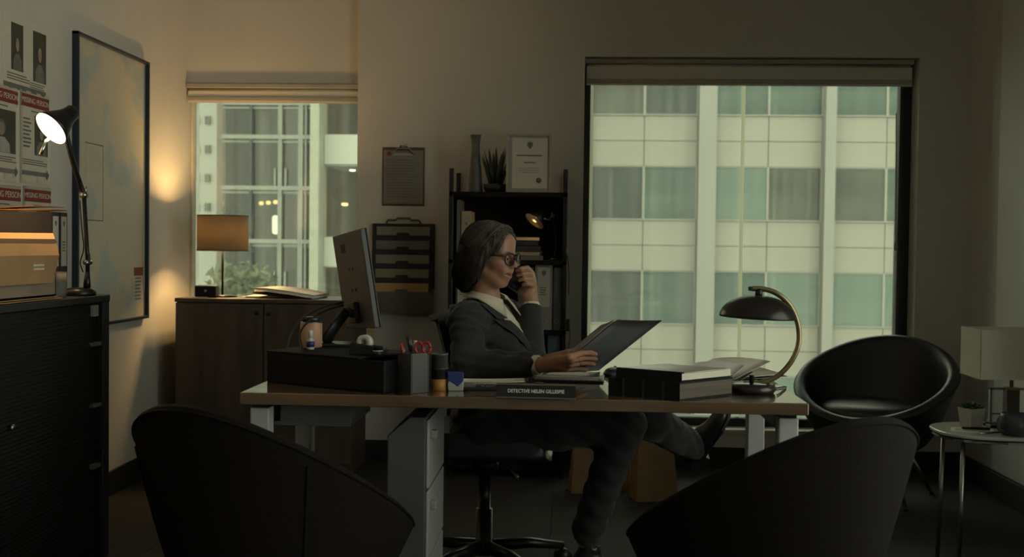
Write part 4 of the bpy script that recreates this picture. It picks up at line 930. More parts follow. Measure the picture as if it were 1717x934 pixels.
# papers
def sheets(name, label, cat, px, py, w_, d_, rzd, mm, n, dz=.0, th=.0012, bend=.004, base=DZ):
    c = onz(px, py, base); r = thing(name, label, cat, c, math.radians(rzd))
    for k in range(n):
        ox, oy, aa = random.uniform(-.006, .006), random.uniform(-.006, .006), random.uniform(-.04, .04); Rk = Matrix.Rotation(aa, 4, 'Z')
        rows = [[Rk @ V(-w_ / 2 + w_ * i / 5 + ox, -d_ / 2 + d_ * j / 4 + oy, .0012 + k * (th + .0012) + bend * (i / 5) ** 3 * (k == n - 1)) for i in range(6)] for j in range(5)]
        MB().grid(rows, th).build('sheet', mm, r)
    return r
sheets('yellow_papers', 'loose cream and yellow papers under the near sleeve', 'paper', 826, 647, .19, .085, 6, 'paper', 5, th=.0022)
o = sheets('yellow_pad', 'yellow legal pad edge next to the calculator', 'notepad', 852, 652, .075, .035, 5, 'paper_yellow', 2)
nb = onz(951, 640, DZ)
r = thing('writing_pad', 'white notepad on a black leather folder under the hand', 'notepad', nb + V(.0, .055, 0), math.radians(-3))
MB().bb((-.115, -.075, 0), (.118, .10, .006)).build('leather_folder', 'leather', r, bevel=.003)
for k in range(4): MB().grid([[V(-.10 + .2 * i / 5 + .001 * k, -.062 + .15 * j / 3, .0075 + k * .0022 + .001 * (i / 5) ** 4 * k) for i in range(6)] for j in range(4)], .0018).build('page', 'paper_white' if k == 3 else 'paper', r)
m = MB(); bars(m, -.08, .06, -.05, -.01, 3, .0165, .08); m.build('handwriting', 'ink_grey', r)
r = thing('ballpoint_pen', 'dark ballpoint pen lying in front of the yellow pad', 'pen', onz(884, 646, DZ) + V(0, 0, .0045), math.radians(-12))
MB().tube([(-.06, 0, 0), (-.052, 0, 0), (.06, 0, 0)], [.001, .0042, .0042], 10).build('barrel', 'black_plastic', r); MB().tube([(.05, 0, .005), (.02, 0, .0055)], .0012, 6).build('pocket_clip', 'steel', r)
# nameplate
na = onz(832.5, 668, DZ); nc_ = onz(964.5, 671, DZ); L = (nc_ - na).length
r = thing('name_plate', 'dark desk name plate with white lettering at the desk front', 'name plate', (na + nc_) / 2 + V(0, .012, 0), math.atan2(nc_.y - na.y, nc_.x - na.x))
nh = .041; mat('plate_dark', (.018, .016, .015), .5); mat('letter_white', (.92, .90, .86), .6)
MB().bb((-L / 2, -.002, .004), (L / 2, .002, nh - .004)).build('plate', 'plate_dark', r)
for z in (.0, nh - .0042): MB().bb((-L / 2 - .001, -.0045, z), (L / 2 + .001, .0045, z + .0042)).build('metal_rail', 'steel', r, bevel=.0008)
MB().prism([(-.002, 0), (.0, 0), (.028, 0), (.028, .004), (.004, .006), (.002, nh - .006), (0, nh - .006)], -L / 2 + .01, L / 2 - .01, Matrix(((0, 0, 1, 0), (1, 0, 0, .003), (0, 1, 0, 0), (0, 0, 0, 1)))).build('stand', 'steel', r)
t_ = text('lettering', 'DETECTIVE HELEN GILLESPIE', .0135, 'letter_white', r, (0, -.0024, nh / 2), (PI / 2, 0, 0), sx=.92, off=.00022)
# mouse
r = thing('computer_mouse', 'flat dark computer mouse between notepad and thick binders', 'mouse', onz(1028, 630, DZ) + V(0, .02, 0), math.radians(70))
MB().sphere((0, 0, .004), (.05, .03, .022), 24, 12).build('shell', 'black_plastic', r); MB().cyl(V(.025, -.004, .022), V(.025, .004, .022), .006, n=14).build('scroll_wheel', 'grey_metal', r)
# thick binders
c0 = onz(1140, 673, DZ); cL = onz(1021, 662, DZ); cR = onz(1226, 662.5, DZ)
r = thing('box_file', 'thick black case binder full of pages lying near the desk front', 'binder', c0, math.atan2(cR.y - c0.y, cR.x - c0.x))
WL = (cR - c0).length + .005; a_ = cL - c0; R2 = Matrix.Rotation(-math.atan2(cR.y - c0.y, cR.x - c0.x), 3, 'Z'); al = R2 @ a_; HB = .052
u = V(al.x, al.y, 0); wv = V(WL, 0, 0)
def slab(p, q_, z0, z1, e=0.0): return MB().add([V(0, 0, z0) + (p + q_).normalized() * e, p + V(0, 0, z0), p + q_ + V(0, 0, z0), q_ + V(0, 0, z0), V(0, 0, z1) + (p + q_).normalized() * e, p + V(0, 0, z1), p + q_ + V(0, 0, z1), q_ + V(0, 0, z1)], [(0, 1, 2, 3), (7, 6, 5, 4), (4, 5, 1, 0), (5, 6, 2, 1), (6, 7, 3, 2), (7, 4, 0, 3)])
mat('page_edge', (.10, .078, .062), .8, var=.25, scale=4, stretch=(1, 1, 60))
slab(u, wv, 0, .004).build('lower_cover', 'black_matte', r); slab(u, wv, HB - .004, HB).build('upper_cover', 'black_matte', r)
slab(u * .97, wv * .985, .005, HB - .005, .004).build('pages', 'page_edge', r)
sp = MB().add([V(0, 0, .0) - u.cross(V(0, 0, 1)).normalized() * 0, u, u + V(0, 0, HB), V(0, 0, HB)], [(0, 1, 2, 3)]); 
nrm_ = V(u.y, -u.x, 0).normalized(); nrm_ = nrm_ if nrm_.y < 0 else -nrm_
spm = MB(); q0 = nrm_ * .004
spm.add([V(0, 0, 0), u, u + V(0, 0, HB), V(0, 0, HB), q0, u + q0, u + q0 + V(0, 0, HB), q0 + V(0, 0, HB)], [(3, 2, 1, 0), (4, 5, 6, 7), (0, 1, 5, 4), (1, 2, 6, 5), (2, 3, 7, 6), (3, 0, 4, 7)]); spm.build('spine', 'black_matte', r)
for t in (.22, .5, .78): 
    p = u * t + q0; e_ = u.normalized() * .003
    MB().add([p - e_, p + e_, p + e_ + V(0, 0, HB), p - e_ + V(0, 0, HB), p - e_ + nrm_ * .0025, p + e_ + nrm_ * .0025, p + e_ + nrm_ * .0025 + V(0, 0, HB), p - e_ + nrm_ * .0025 + V(0, 0, HB)], [(3, 2, 1, 0), (4, 5, 6, 7), (0, 1, 5, 4), (1, 2, 6, 5), (2, 3, 7, 6), (3, 0, 4, 7)]).build('strap', 'leather', r)
r2 = thing('slim_binder', 'slim black binder with pale page edges on top of the thick case binder', 'binder', c0 + V(.006, .012, HB + .0006), r.rotation_euler.z); uu = u * .92; ww = wv * .97
slab(uu, ww, 0, .003).build('lower_cover', 'black_matte', r2); slab(uu * .98, ww * .96, .0035, .022, .004).build('pages', 'paper', r2)
slab(uu, ww * .04, .0225, .0265).build('upper_cover', 'black_matte', r2)
q1 = nrm_ * .003; MB().add([V(0, 0, 0), uu, uu + V(0, 0, .0265), V(0, 0, .0265), q1, uu + q1, uu + q1 + V(0, 0, .0265), q1 + V(0, 0, .0265)], [(3, 2, 1, 0), (4, 5, 6, 7), (0, 1, 5, 4), (1, 2, 6, 5), (2, 3, 7, 6), (3, 0, 4, 7)]).build('spine', 'black_matte', r2)
MB().grid([[uu * .0 + ww * .06 + V(0, 0, .024), uu + ww * .06 + V(0, 0, .025)], [ww * .5 + V(0, 0, .0245), uu + ww * .5 + V(0, 0, .0265)], [ww * .95 + V(0, 0, .0235), uu + ww * .95 + V(0, 0, .0245)]], .0015).build('top_page', 'paper_white', r2)
# folders with papers behind the binders
r = thing('paper_folder', 'open pale folder with loose papers behind the thick binders', 'folder', onz(1262, 634, DZ) + V(-.02, .03, 0), math.radians(12))
MB().grid([[(-.15, -.08, .004), (-.15, .16, .004)], [(0, -.085, .004), (0, .16, .004)], [.11 and (.11, -.09, .012), (.11, .15, .012)]], .002).build('lower_leaf', 'paper_grey', r)
MB().grid([[(-.15, -.07, .009), (-.15, .15, .009)], [(0, -.075, .010), (0, .15, .010)], [(.10, -.08, .018), (.10, .14, .018)]], .002).build('paper_sheet', 'paper_white', r)
r = thing('raised_papers', 'curling white papers raised on top of the open pale folder', 'paper', onz(1215, 640, DZ) + V(-.01, .06, 0), math.radians(6)); B = r.location
Ri = Matrix.Rotation(-math.radians(6), 3, 'Z')
def loc_(px, py, Y): return Ri @ (at(px, py, Y) - B)
def quadsheet(pts, n=6, th=.0014, bow=.008):
    A, Bq, C, D = pts; return [[(A.lerp(Bq, i / n)).lerp(D.lerp(C, i / n), j / n) + V(0, 0, bow * math.sin(PI * i / n) * (.4 + .6 * j / n)) for i in range(n + 1)] for j in range(n + 1)]
MB().grid(quadsheet([loc_(1140, 622, 3.35), loc_(1228, 632, 3.33), loc_(1254, 608, 3.60), loc_(1162, 609, 3.60)]), .0015).build('sheet', 'paper_white', r)
MB().grid(quadsheet([loc_(1160, 620, 3.42), loc_(1232, 636, 3.40), loc_(1292, 606, 3.62), loc_(1196, 601, 3.66)]), .0015).build('sheet', 'paper', r)
MB().grid(quadsheet([loc_(1170, 625, 3.45), loc_(1240, 640, 3.42), loc_(1262, 624, 3.55), loc_(1200, 606, 3.66)], bow=.004), .002).build('folder_leaf', 'paper_grey', r)
MB().bb((-.15, -.05, .0), (.05, .12, .020)).build('stack_below', 'paper', r)
# phone charging cable with keys
r = thing('thin_cable', 'thin dark cable trailing over the desk corner', 'cable', onz(1290, 644, DZ)); B = r.location
MB().tube(arc([onz(1268, 640, DZ) - B + V(0, 0, .003), onz(1296, 652, DZ) - B + V(0, 0, .003), onz(1318, 650, DZ) - B + V(0, 0, .003), onz(1309, 660, DZ) - B + V(0, 0, .003), onz(1303, 664, DZ) - B + V(0, 0, .003)], 6), .0022, 6).build('wire', 'black_plastic', r)
MB().bb((-.012, -.006, 0), (.012, .006, .008), Matrix.Translation(onz(1262, 638, DZ) - B)).build('plug', 'black_plastic', r, bevel=.002)
# brass desk lamp
lb = onz(1262, 659, DZ) + V(0, .012, 0); YL = lb.y
r = thing('dome_desk_lamp', 'brass C-shaped desk lamp with dark dome shade at the desk end', 'lamp', lb)
def rl(px, py, dy=0): return at(px, py, YL + dy) - lb
mat('dome_dark', (.028, .024, .022), .32, metal=.55, var=.15); mat('brass_old', (.30, .24, .13), .33, metal=.9, var=.2, scale=25); mat('base_dark', (.04, .037, .036), .28, metal=.5)
MB().lathe([(0, 0), (.062, 0), (.068, .008), (.069, .016), (.064, .024), (.05, .029), (0, .031)], 40).build('base', 'base_dark', r)
MB().lathe([(.007, .03), (.007, .05), (.010, .052), (0, .052)], 14, c=(rl(1260, 645).x, 0, 0)).build('pivot', 'base_dark', r)
pts = [rl(1246, 643), rl(1262, 643.5), rl(1280, 641), rl(1303, 631), rl(1322, 613), rl(1335, 590), rl(1340, 566), rl(1337, 540), rl(1327, 516), rl(1312, 499), rl(1295, 488.5), rl(1277, 484.5), rl(1260, 484)]
MB().tube(arc(pts, 5), [(.0078, .006)] * (5 * (len(pts) - 1) + 1), 12, flat=(0, 0, 1)).build('arm', 'brass_old', r)
MB().box(tuple(pts[-1] + V(-.004, 0, 0)), (.009, .016, .012)).build('arm_end', 'black_metal', r, bevel=.001)
dc = rl(1270, 532); dr = (at(1333.5, 530, YL).x - at(1206, 526, YL).x) / 2; dh = .066
Mt = Matrix.Translation(dc) @ Matrix.Rotation(math.radians(2.2), 4, 'Y')
prof = [(dr * math.sin(t) ** .95 if t > 0 else 0, dh * math.cos(t) ** 1.05 if t < PI / 2 - .001 else 0) for t in [PI / 2 * k / 14 for k in range(15)]]
prof_in = [(x * .985, z - .002) for x, z in prof][::-1]
d_ = MB().lathe(prof + prof_in, 48, Mt).build('dome_shade', 'dome_dark', r)
MB().lathe([(.011, dh - .004), (.011, dh + .008), (.008, dh + .018), (0, dh + .018)], 16, Mt).build('shade_knob', 'black_metal', d_)
MB().lathe([(0, dh * .3), (.014, dh * .34), (.018, dh * .6), (.012, dh * .85), (0, dh * .9)], 16, Mt).build('bulb', 'white_plastic', r)
MB().tube([rl(1298, 652) + V(0, 0, .0), rl(1298, 644)], .003, 6).build('cord_stub', 'black_plastic', r)

# ---- on the riser box: bottle, monitor, tape, small bottle
def onbox(u_, v_): return MR @ V(u_, v_, BH + .006)
bt_ = onz(508, 588, RZT); 
o = thing('insulated_bottle', 'peach insulated bottle with black lid on the riser box', 'bottle', onbox(.035, .16)); hb = at(508, 531, o.location.y).z - RZT; rb_ = (at(526, 560, o.location.y).x - at(490, 560, o.location.y).x) / 2
mat('peach_coat', (.50, .27, .16), .5, var=.05)
MB().lathe([(0, 0), (rb_ * .95, 0), (rb_, .004), (rb_, hb * .78), (rb_ * .96, hb * .81)], 32).build('body', 'peach_coat', o)
MB().lathe([(rb_ * .93, hb * .79), (rb_ * .97, hb * .81), (rb_ * .97, hb * .835), (rb_ * .8, hb * .84)], 32).build('steel_collar', 'steel', o)
MB().lathe([(rb_ * .82, hb * .835), (rb_ * .82, hb * .97), (rb_ * .76, hb), (0, hb)], 32).build('lid', 'black_plastic', o)
o = thing('eye_drop_bottle', 'tiny white and blue bottle next to the peach bottle', 'bottle', onbox(.085, .10))
MB().lathe([(0, 0), (.011, 0), (.012, .004), (.012, .03), (.006, .036), (.006, .04)], 20).build('body', 'white_plastic', o); MB().lathe([(.0124, .008), (.0124, .026)], 20).build('blue_label', 'blue_plastic', o)
MB().lathe([(.0075, .036), (.0075, .056), (.004, .06), (0, .06)], 16).build('cap', 'white_plastic', o)
mo = thing('monitor', 'dark computer monitor seen from behind on the riser box', 'monitor', onbox(.22, .13)); B = mo.location
Yn, Yf_ = 3.42, 3.74
A = at(603, 383, Yn) - B; Bq = at(556, 391, Yf_) - B; C = at(628, 551, Yn) - B
ax = (Bq - A).normalized(); ay = (A - C); W_ = (Bq - A).length; H_ = ay.length; ay = ay.normalized(); ax = (ax - ay * ax.dot(ay)).normalized(); az = ax.cross(ay)
if az.x > 0 : az = -az
MM = Matrix(((ax.x, ay.x, az.x, C.x), (ax.y, ay.y, az.y, C.y), (ax.z, ay.z, az.z, C.z), (0, 0, 0, 1)))     # x across, y up, z out of the back
mat('monitor_back', (.060, .057, .056), .45, var=.06); mat('screen_dark', (.01, .01, .012), .2)
MB().bb((0, 0, -.018), (W_, H_, 0), MM).build('rear_cover', 'monitor_back', mo, bevel=.004)
MB().bb((0, 0, -.024), (W_, H_, -.0185), MM).build('bezel', 'black_plastic', mo, bevel=.002)
MB().bb((.008, .012, -.0246), (W_ - .008, H_ - .008, -.0242), MM).build('screen', 'screen_dark', mo)
MB().bb((W_ * .60, H_ * .80, 0), (W_ * .74, H_ * .89, .001), MM).build('rear_badge', 'ink', mo)
m = MB()
for (q1_, q2_) in ((.42, .62), (.55, .62), (.42, .40), (.55, .40)): m.cyl(MM @ V(W_ * q1_, H_ * q2_, 0), MM @ V(W_ * q1_, H_ * q2_, .0015), .004, n=10)
m.build('mount_screw', 'ink', mo)
hinge = at(582, 522, 3.55) - B; foot = at(543, 588, 3.50) - B; foot.z = 0
MB().bb((W_ * .40, H_ * .06, 0), (W_ * .62, H_ * .28, .018), MM).build('port_block', 'black_plastic', mo, bevel=.004)
MB().tube([MM @ V(W_ * .5, H_ * .15, .01), hinge], .014, 12).build('hinge', 'black_plastic', mo)
MB().tube([hinge, hinge.lerp(foot, .5) + V(-.004, 0, .004), foot + V(.004, 0, .012)], [(.011, .020), (.012, .024), (.014, .028)], 12, flat=(1, 0, .4)).build('stand_neck', 'black_plastic', mo)
MB().bb((foot.x - .035, foot.y - .05, 0), (foot.x + .10, foot.y + .07, .009)).build('stand_foot', 'black_plastic', mo, bevel=.003)
cs = at(576, 507, 3.56) - B
for k, pth in enumerate(([(576, 507, 3.55), (545, 514, 3.5), (512, 530, 3.4), (490, 556, 3.33), (481, 585, 3.30), (481, 605, 3.285), (489, 621, 3.27)], [(576, 512, 3.55), (548, 520, 3.5), (522, 535, 3.41), (504, 556, 3.34), (505, 578, 3.29), (513, 600, 3.27), (516, 628, 3.26)])):
    MB().tube(arc([at(*q_) - B for q_ in pth], 6), .0032, 8).build('cable', 'black_plastic', mo)
tp_ = onbox(.335, .07); o = thing('desk_tape_dispenser', 'black tape dispenser with white roll on the riser box', 'tape dispenser', tp_, ang + .15)
MB().prism([(-.055, 0), (.055, 0), (.055, .018), (.03, .026), (.012, .03), (-.03, .034), (-.045, .04), (-.055, .03)], -.018, .018, YM).build('housing', 'black_plastic', o, bevel=.003)
MB().lathe([(.010, -.009), (.024, -.009), (.024, .009), (.010, .009)], 28, Matrix.Translation((-.012, 0, .036)) @ Matrix.Rotation(PI / 2, 4, 'X'), close=True).build('tape_roll', 'white_plastic', o)
MB().bb((.05, -.012, .017), (.056, .012, .024)).build('cutter', 'steel', o)
o = thing('film_tin', 'small round black tin at the near end of the riser box', 'tin', onbox(.385, .075))
o.location = onbox(L if False else .36, .035); o.location.x += .03
MB().lathe([(0, 0), (.014, 0), (.014, .02), (0, .02)], 20).build('body', 'black_plastic', o); MB().lathe([(.015, .019), (.015, .03), (.013, .032), (0, .032)], 20).build('lid', 'black_matte', o); MB().lathe([(.0152, .017), (.0152, .0195), (.014, .0195)], 20).build('pale_band', 'white_plastic', o)
sticky = thing('sticky_note', 'yellow sticky note below the monitor on the wall', 'note', (at(622, 557, 5.84).x, YB, at(622, 557, 5.84).z))
MB().bb((-.018, -.0016, -.02), (.018, -.0006, .018)).build('note_sheet', 'paper_yellow', sticky); MB().bb((-.012, -.0019, .004), (.01, -.0016, .006)).build('note_text', 'ink_grey', sticky)

# ================================================================ things on the side table
TB = stc
def ontab(px, py): return onz(px, py, TZ)
c = ontab(1697, 706); o = thing('block_lamp', 'table lamp with white rectangular shade and open metal frame base', 'lamp', (c.x, 4.06, TZ)); B = o.location
def rt(px, py): return at(px, py, 4.06) - B
mat('linen', (.72, .68, .58), .85, var=.05, scale=90, bump=.2, bscale=300)
sx0, sx1 = rt(1627, 590).x, rt(1765, 590).x; z0, z1 = rt(1690, 632).z, rt(1690, 551).z; yd = .10
f = MB()
for (x0, x1_, y0_, y1_) in ((sx0, sx1, -yd, -yd + .003), (sx0, sx1, yd - .003, yd), (sx0, sx0 + .003, -yd, yd), (sx1 - .003, sx1, -yd, yd)): f.bb((x0, y0_, z0), (x1_, y1_, z1))
shd = f.build('shade', 'linen', o, bevel=.001)
f = MB()
for z in (z0, z1 - .004):
    f = MB()
    for (x0, x1_, y0_, y1_) in ((sx0 - .001, sx1 + .001, -yd - .001, -yd), (sx0 - .001, sx0, -yd, yd), (sx1, sx1 + .001, -yd, yd)): f.bb((x0, y0_, z), (x1_, y1_, z + .004))
    f.build('shade_trim', 'paper_white', shd)
xc = rt(1696, 650).x
f = MB(); zf0, zf1 = .012, rt(1690, 650).z
xa, xb = rt(1659, 670).x, rt(1733, 670).x
for (x0, x1_, za_, zb2) in ((xa, xb, zf1 - .008, zf1), (xa, xb, .008, .016), (xa, xa + .007, .008, zf1), (xb - .007, xb, .008, zf1)): f.bb((x0, -.006, za_), (x1_, .006, zb2))
f.bb((xa, -.005, rt(1690, 694).z - .003), (xb, .005, rt(1690, 694).z + .003))
f.build('metal_frame', 'steel', o, bevel=.001)
MB().bb((xc - .022, -.022, .008), (xc + .022, .022, zf1 - .004)).build('wood_block', 'walnut_dark', o, bevel=.002)
MB().bb((xc - .024, -.024, zf1 - .006), (xc + .024, .024, zf1 + .002)).build('block_cap', 'brass_old', o, bevel=.001)
MB().cyl(V(xc, 0, zf1), V(xc, 0, z0 + .05), .007, n=12).build('neck', 'brass_old', o)
MB().bb((xc - .09, -.05, 0), (xc + .09, .05, .010)).build('foot_plate', 'black_metal', o, bevel=.002)
MB().sphere((xc, 0, z0 + .08), (.025, .025, .034), 14, 10).build('bulb', 'white_plastic', o)
c = at(1632, 711, 4.0); o = thing('succulent_pot', 'small succulent in a square white pot on the side table', 'plant', (c.x, 4.02, TZ), math.radians(24)); ph = at(1632, 685, 4.0).z - TZ
mat('pot_white', (.48, .45, .40), .5); mat('succulent', (.035, .055, .035), .5, var=.3, scale=30)
s0, s1 = .026, .034
MB().add([(-s0, -s0, 0), (s0, -s0, 0), (s0, s0, 0), (-s0, s0, 0), (-s1, -s1, ph), (s1, -s1, ph), (s1, s1, ph), (-s1, s1, ph), (-s1 + .004, -s1 + .004, ph), (s1 - .004, -s1 + .004, ph), (s1 - .004, s1 - .004, ph), (-s1 + .004, s1 - .004, ph), (-s0, -s0, ph - .01), (s0, -s0, ph - .01), (s0, s0, ph - .01), (-s0, s0, ph - .01)],
         [(3, 2, 1, 0), (0, 1, 5, 4), (1, 2, 6, 5), (2, 3, 7, 6), (3, 0, 4, 7), (4, 5, 9, 8), (5, 6, 10, 9), (6, 7, 11, 10), (7, 4, 8, 11), (8, 9, 13, 12), (9, 10, 14, 13), (10, 11, 15, 14), (11, 8, 12, 15)]).build('pot', 'pot_white', o, bevel=.002)
MB().bb((-s0, -s0, ph - .012), (s0, s0, ph - .008)).build('soil', 'bark', o)
for k in range(22):
    a_ = k * 2.4; rr = .003 + .0013 * k; up_ = 1.25 - .042 * k; u = V(math.cos(a_) * math.cos(up_), math.sin(a_) * math.cos(up_), math.sin(up_)); b0 = V(math.cos(a_) * rr * .5, math.sin(a_) * rr * .5, ph - .008)
    MB().tube([b0, b0 + u * .014, b0 + u * .028, b0 + u * .034], [(.003, .004), (.005, .009), (.004, .007), (.0006, .001)], 8, flat=(-math.cos(a_) * math.sin(up_), -math.sin(a_) * math.sin(up_), math.cos(up_))).build('leaf', 'succulent', o)
c = at(1700, 733, 3.86); o = thing('blue_mug', 'blue grey mug at the edge of the side table', 'mug', (at(1701, 715, 3.87).x, 3.87, TZ), math.radians(200)); mh_ = at(1700, 693, 3.87).z - TZ
mat('mug_blue', (.045, .055, .065), .4)
MB().lathe([(0, 0), (.038, 0), (.044, .008), (.046, .03), (.045, mh_), (.042, mh_), (.043, .03), (.04, .010), (0, .008)], 32).build('body', 'mug_blue', o)
MB().tube(arc([V(.043, 0, mh_ * .85), V(.062, 0, mh_ * .82), V(.070, 0, mh_ * .55), V(.062, 0, mh_ * .28), V(.043, 0, mh_ * .2)], 5), (.0055), 10).build('handle', 'mug_blue', o)
def small_pen(nm, label, a_, b_, mm, r_=.0045):
    p, q_ = onz(*a_, TZ), onz(*b_, TZ); p.z = q_.z = TZ + r_ + .0018; r = thing(nm, label, 'pen', (p + q_) / 2 - V(0, 0, r_)); B = r.location
    MB().tube([p - B, (p - B) * .9, q_ - B], [r_ * .3, r_, r_], 10).build('barrel', mm, r); MB().tube([(q_ - B) * .5 + V(0, 0, r_ * 1.1), (q_ - B) * .95 + V(0, 0, r_ * 1.1)], .0012, 6).build('pocket_clip', 'steel', r)
pcn = onz(1630, 722, TZ); o = thing('table_paper', 'white sheet of paper lying on the side table', 'paper', (pcn.x, pcn.y, TZ), math.radians(-20))
MB().grid([[(-.07, -.05, .0007), (-.07, .05, .0007)], [(.07, -.05, .0007), (.07, .05, .0007)]], .0006, smooth=False).build('sheet', 'paper_white', o); m = MB(); bars(m, -.055, .05, -.03, .03, 5, .0011, .15); m.build('written_lines', 'ink_grey', o)
small_pen('marker_pen', 'black pen lying across the paper on the side table', (1612, 720), (1660, 722), 'black_plastic')
small_pen('silver_pen', 'silver pen lying in front of the blue mug', (1640, 729), (1678, 727), 'steel', .0035)
o = thing('key_fob', 'small dark key fob with ring behind the pens on the side table', 'key fob', onz(1655, 714, TZ)); MB().sphere((0, 0, .007), (.016, .011, .007), 16, 8).build('fob', 'black_plastic', o); MB().tube([(.008 + .01 * math.cos(t), 0, .016 + .008 * math.sin(t)) for t in [2 * PI * k / 16 for k in range(17)]], .0012, 6).build('ring', 'steel', o)

# ================================================================ bags on the floor by the wide window
def paper_bag(label, px, Y, w_, d_, h_, rzd, top=.0):
    r = thing('paper_bag', label, 'bag', (at(px, 800, Y).x, Y, 0), math.radians(rzd), 'paper bags under the wide window'); a, b = w_ / 2, d_ / 2
    k = .82
    vs = [(-a, -b, 0), (a, -b, 0), (a, b, 0), (-a, b, 0), (-a * k, -b * .55, h_), (a * k, -b * .55, h_ + top), (a * k, b * .55, h_ + top), (-a * k, b * .55, h_)]
    MB().add(vs, [(3, 2, 1, 0), (0, 1, 5, 4), (1, 2, 6, 5), (2, 3, 7, 6), (3, 0, 4, 7)]).build('bag_body', 'kraft', r)
    MB().add([(-a * k * .95, -b * .5, h_ * .9), (a * k * .95, -b * .5, h_ * .9 + top), (a * k * .95, b * .5, h_ * .9 + top), (-a * k * .95, b * .5, h_ * .9)], [(0, 1, 2, 3)]).build('bag_inside', 'cardboard_in', r)
    for s_ in (-1, 1): MB().tube(arc([V(-a * .35, s_ * b * .56, h_ * .93), V(-a * .25, s_ * b * .5, h_ + .07), V(a * .25, s_ * b * .5, h_ + .07), V(a * .35, s_ * b * .56, h_ * .93)], 6), .003, 6).build('handle', 'kraft', r)
paper_bag('brown paper bag on the floor behind the lower leg of the seated person', 985, 5.22, .17, .12, .20, 8, .05)
paper_bag('brown paper bag on the floor between the two legs', 1036, 5.30, .13, .10, .20, -10)
paper_bag('taller brown paper bag on the floor under the crossed shin', 1096, 5.10, .20, .14, .28, 12, -.04)
# ================================================================ the seated person
f32 = np.float32
def nv(p): return np.array(p, dtype=f32)
class Field:                              # smooth blend of capsules and ellipsoids
    def __init__(s): s.ops = []
    def cap(s, a, b, ra, rb=None, k=.02, cut=None): s.ops.append(('c', nv(a), nv(b), f32(ra), f32(ra if rb is None else rb), k, cut)); return s
    def chain(s, pts, rs, k=.02):
        for i in range(len(pts) - 1): s.cap(pts[i], pts[i + 1], rs[i], rs[i + 1], k)
        return s
    def ell(s, c, r, R=None, k=.02, sub=False): s.ops.append(('e', nv(c), nv(r), None if R is None else np.array(R, dtype=f32), sub, k, None)); return s
    def __call__(s, P):
        d = None
        for o in s.ops:
            if o[0] == 'c':
                ba = o[2] - o[1]; pa = P - o[1]; t = np.clip(pa @ ba / max(float(ba @ ba), 1e-9), 0, 1)
                q = np.linalg.norm(pa - t[:, None] * ba, axis=1) - (o[3] + (o[4] - o[3]) * t)
                if o[6] is not None: q = np.maximum(q, (P - nv(o[6][0])) @ nv(o[6][1]))
                sub = False
            else:
                q = P - o[1]
                if o[3] is not None: q = q @ o[3]
                qr = q / o[2]; k0 = np.linalg.norm(qr, axis=1); k1 = np.linalg.norm(qr / o[2], axis=1); q = k0 * (k0 - 1) / np.maximum(k1, 1e-6); sub = o[4]
            k = o[5]
            if d is None: d = q; continue
            if sub: h = np.maximum(k - np.abs(d + q), 0) / k; d = np.maximum(d, -q) + h * h * k / 4
            else: h = np.maximum(k - np.abs(d - q), 0) / k; d = np.minimum(d, q) - h * h * k / 4
        return d
def surface(fn, lo, hi, h):
    lo = nv(lo); hi = nv(hi); B = 8
    n = (np.ceil((hi - lo) / h / B).astype(int) + 1) * B; nb = n // B
    g = np.stack(np.meshgrid(*[np.arange(k) for k in nb], indexing='ij'), -1).reshape(-1, 3)
    cen = lo + (g * B + (B - 1) / 2).astype(f32) * f32(h); dc = fn(cen)
    act = np.abs(dc) < h * B * 1.5
    D = np.repeat(np.repeat(np.repeat(np.where(dc < 0, -1, 1).astype(f32).reshape(nb), B, 0), B, 1), B, 2)
    ga = g[act]; o = np.stack(np.meshgrid(*[np.arange(B)] * 3, indexing='ij'), -1).reshape(-1, 3)
    idx = (ga[:, None, :] * B + o[None]).reshape(-1, 3)
    for s in range(0, len(idx), 400000):
        q = idx[s:s + 400000]; D[q[:, 0], q[:, 1], q[:, 2]] = fn(lo + q.astype(f32) * f32(h))
    S = D < 0; c = np.zeros(n - 1, np.uint8)
    off = [(a, b, e) for a in (0, 1) for b in (0, 1) for e in (0, 1)]
    sl = lambda a, m: slice(a, m - 1 + a)
    for a, b, e in off: c += S[sl(a, n[0]), sl(b, n[1]), sl(e, n[2])]
    cells = np.argwhere((c > 0) & (c < 8)); ids = -np.ones(n - 1, np.int32); ids[tuple(cells.T)] = np.arange(len(cells))
    cv = np.stack([D[cells[:, 0] + a, cells[:, 1] + b, cells[:, 2] + e] for a, b, e in off], 1)
    acc = np.zeros((len(cells), 3)); cnt = np.zeros(len(cells)); of = np.array(off)
    for i in range(8):
        for j in range(i + 1, 8):
            if np.abs(of[i] - of[j]).sum() != 1: continue
            m = (cv[:, i] < 0) != (cv[:, j] < 0); t = cv[:, i] / (cv[:, i] - cv[:, j] + 1e-12)
            p = of[i] + t[:, None] * (of[j] - of[i]); acc[m] += p[m]; cnt[m] += 1
    vs = lo + (cells + acc / cnt[:, None]) * h
    faces = []
    for ax in range(3):
        u, w_ = [(1, 2), (2, 0), (0, 1)][ax]
        a = [slice(None)] * 3; b = [slice(None)] * 3; a[ax] = slice(0, -1); b[ax] = slice(1, None)
        e = np.argwhere(S[tuple(a)] != S[tuple(b)]); e = e[(e[:, u] > 0) & (e[:, w_] > 0) & (e[:, u] < n[u] - 1) & (e[:, w_] < n[w_] - 1)]
        def cid(du, dw):
            q = e.copy(); q[:, u] -= du; q[:, w_] -= dw; return ids[q[:, 0], q[:, 1], q[:, 2]]
        quad = np.stack([cid(1, 1), cid(0, 1), cid(0, 0), cid(1, 0)], 1); flip = ~S[e[:, 0], e[:, 1], e[:, 2]]
        quad[flip] = quad[flip][:, ::-1]; faces.append(quad)
    return vs, np.concatenate(faces)
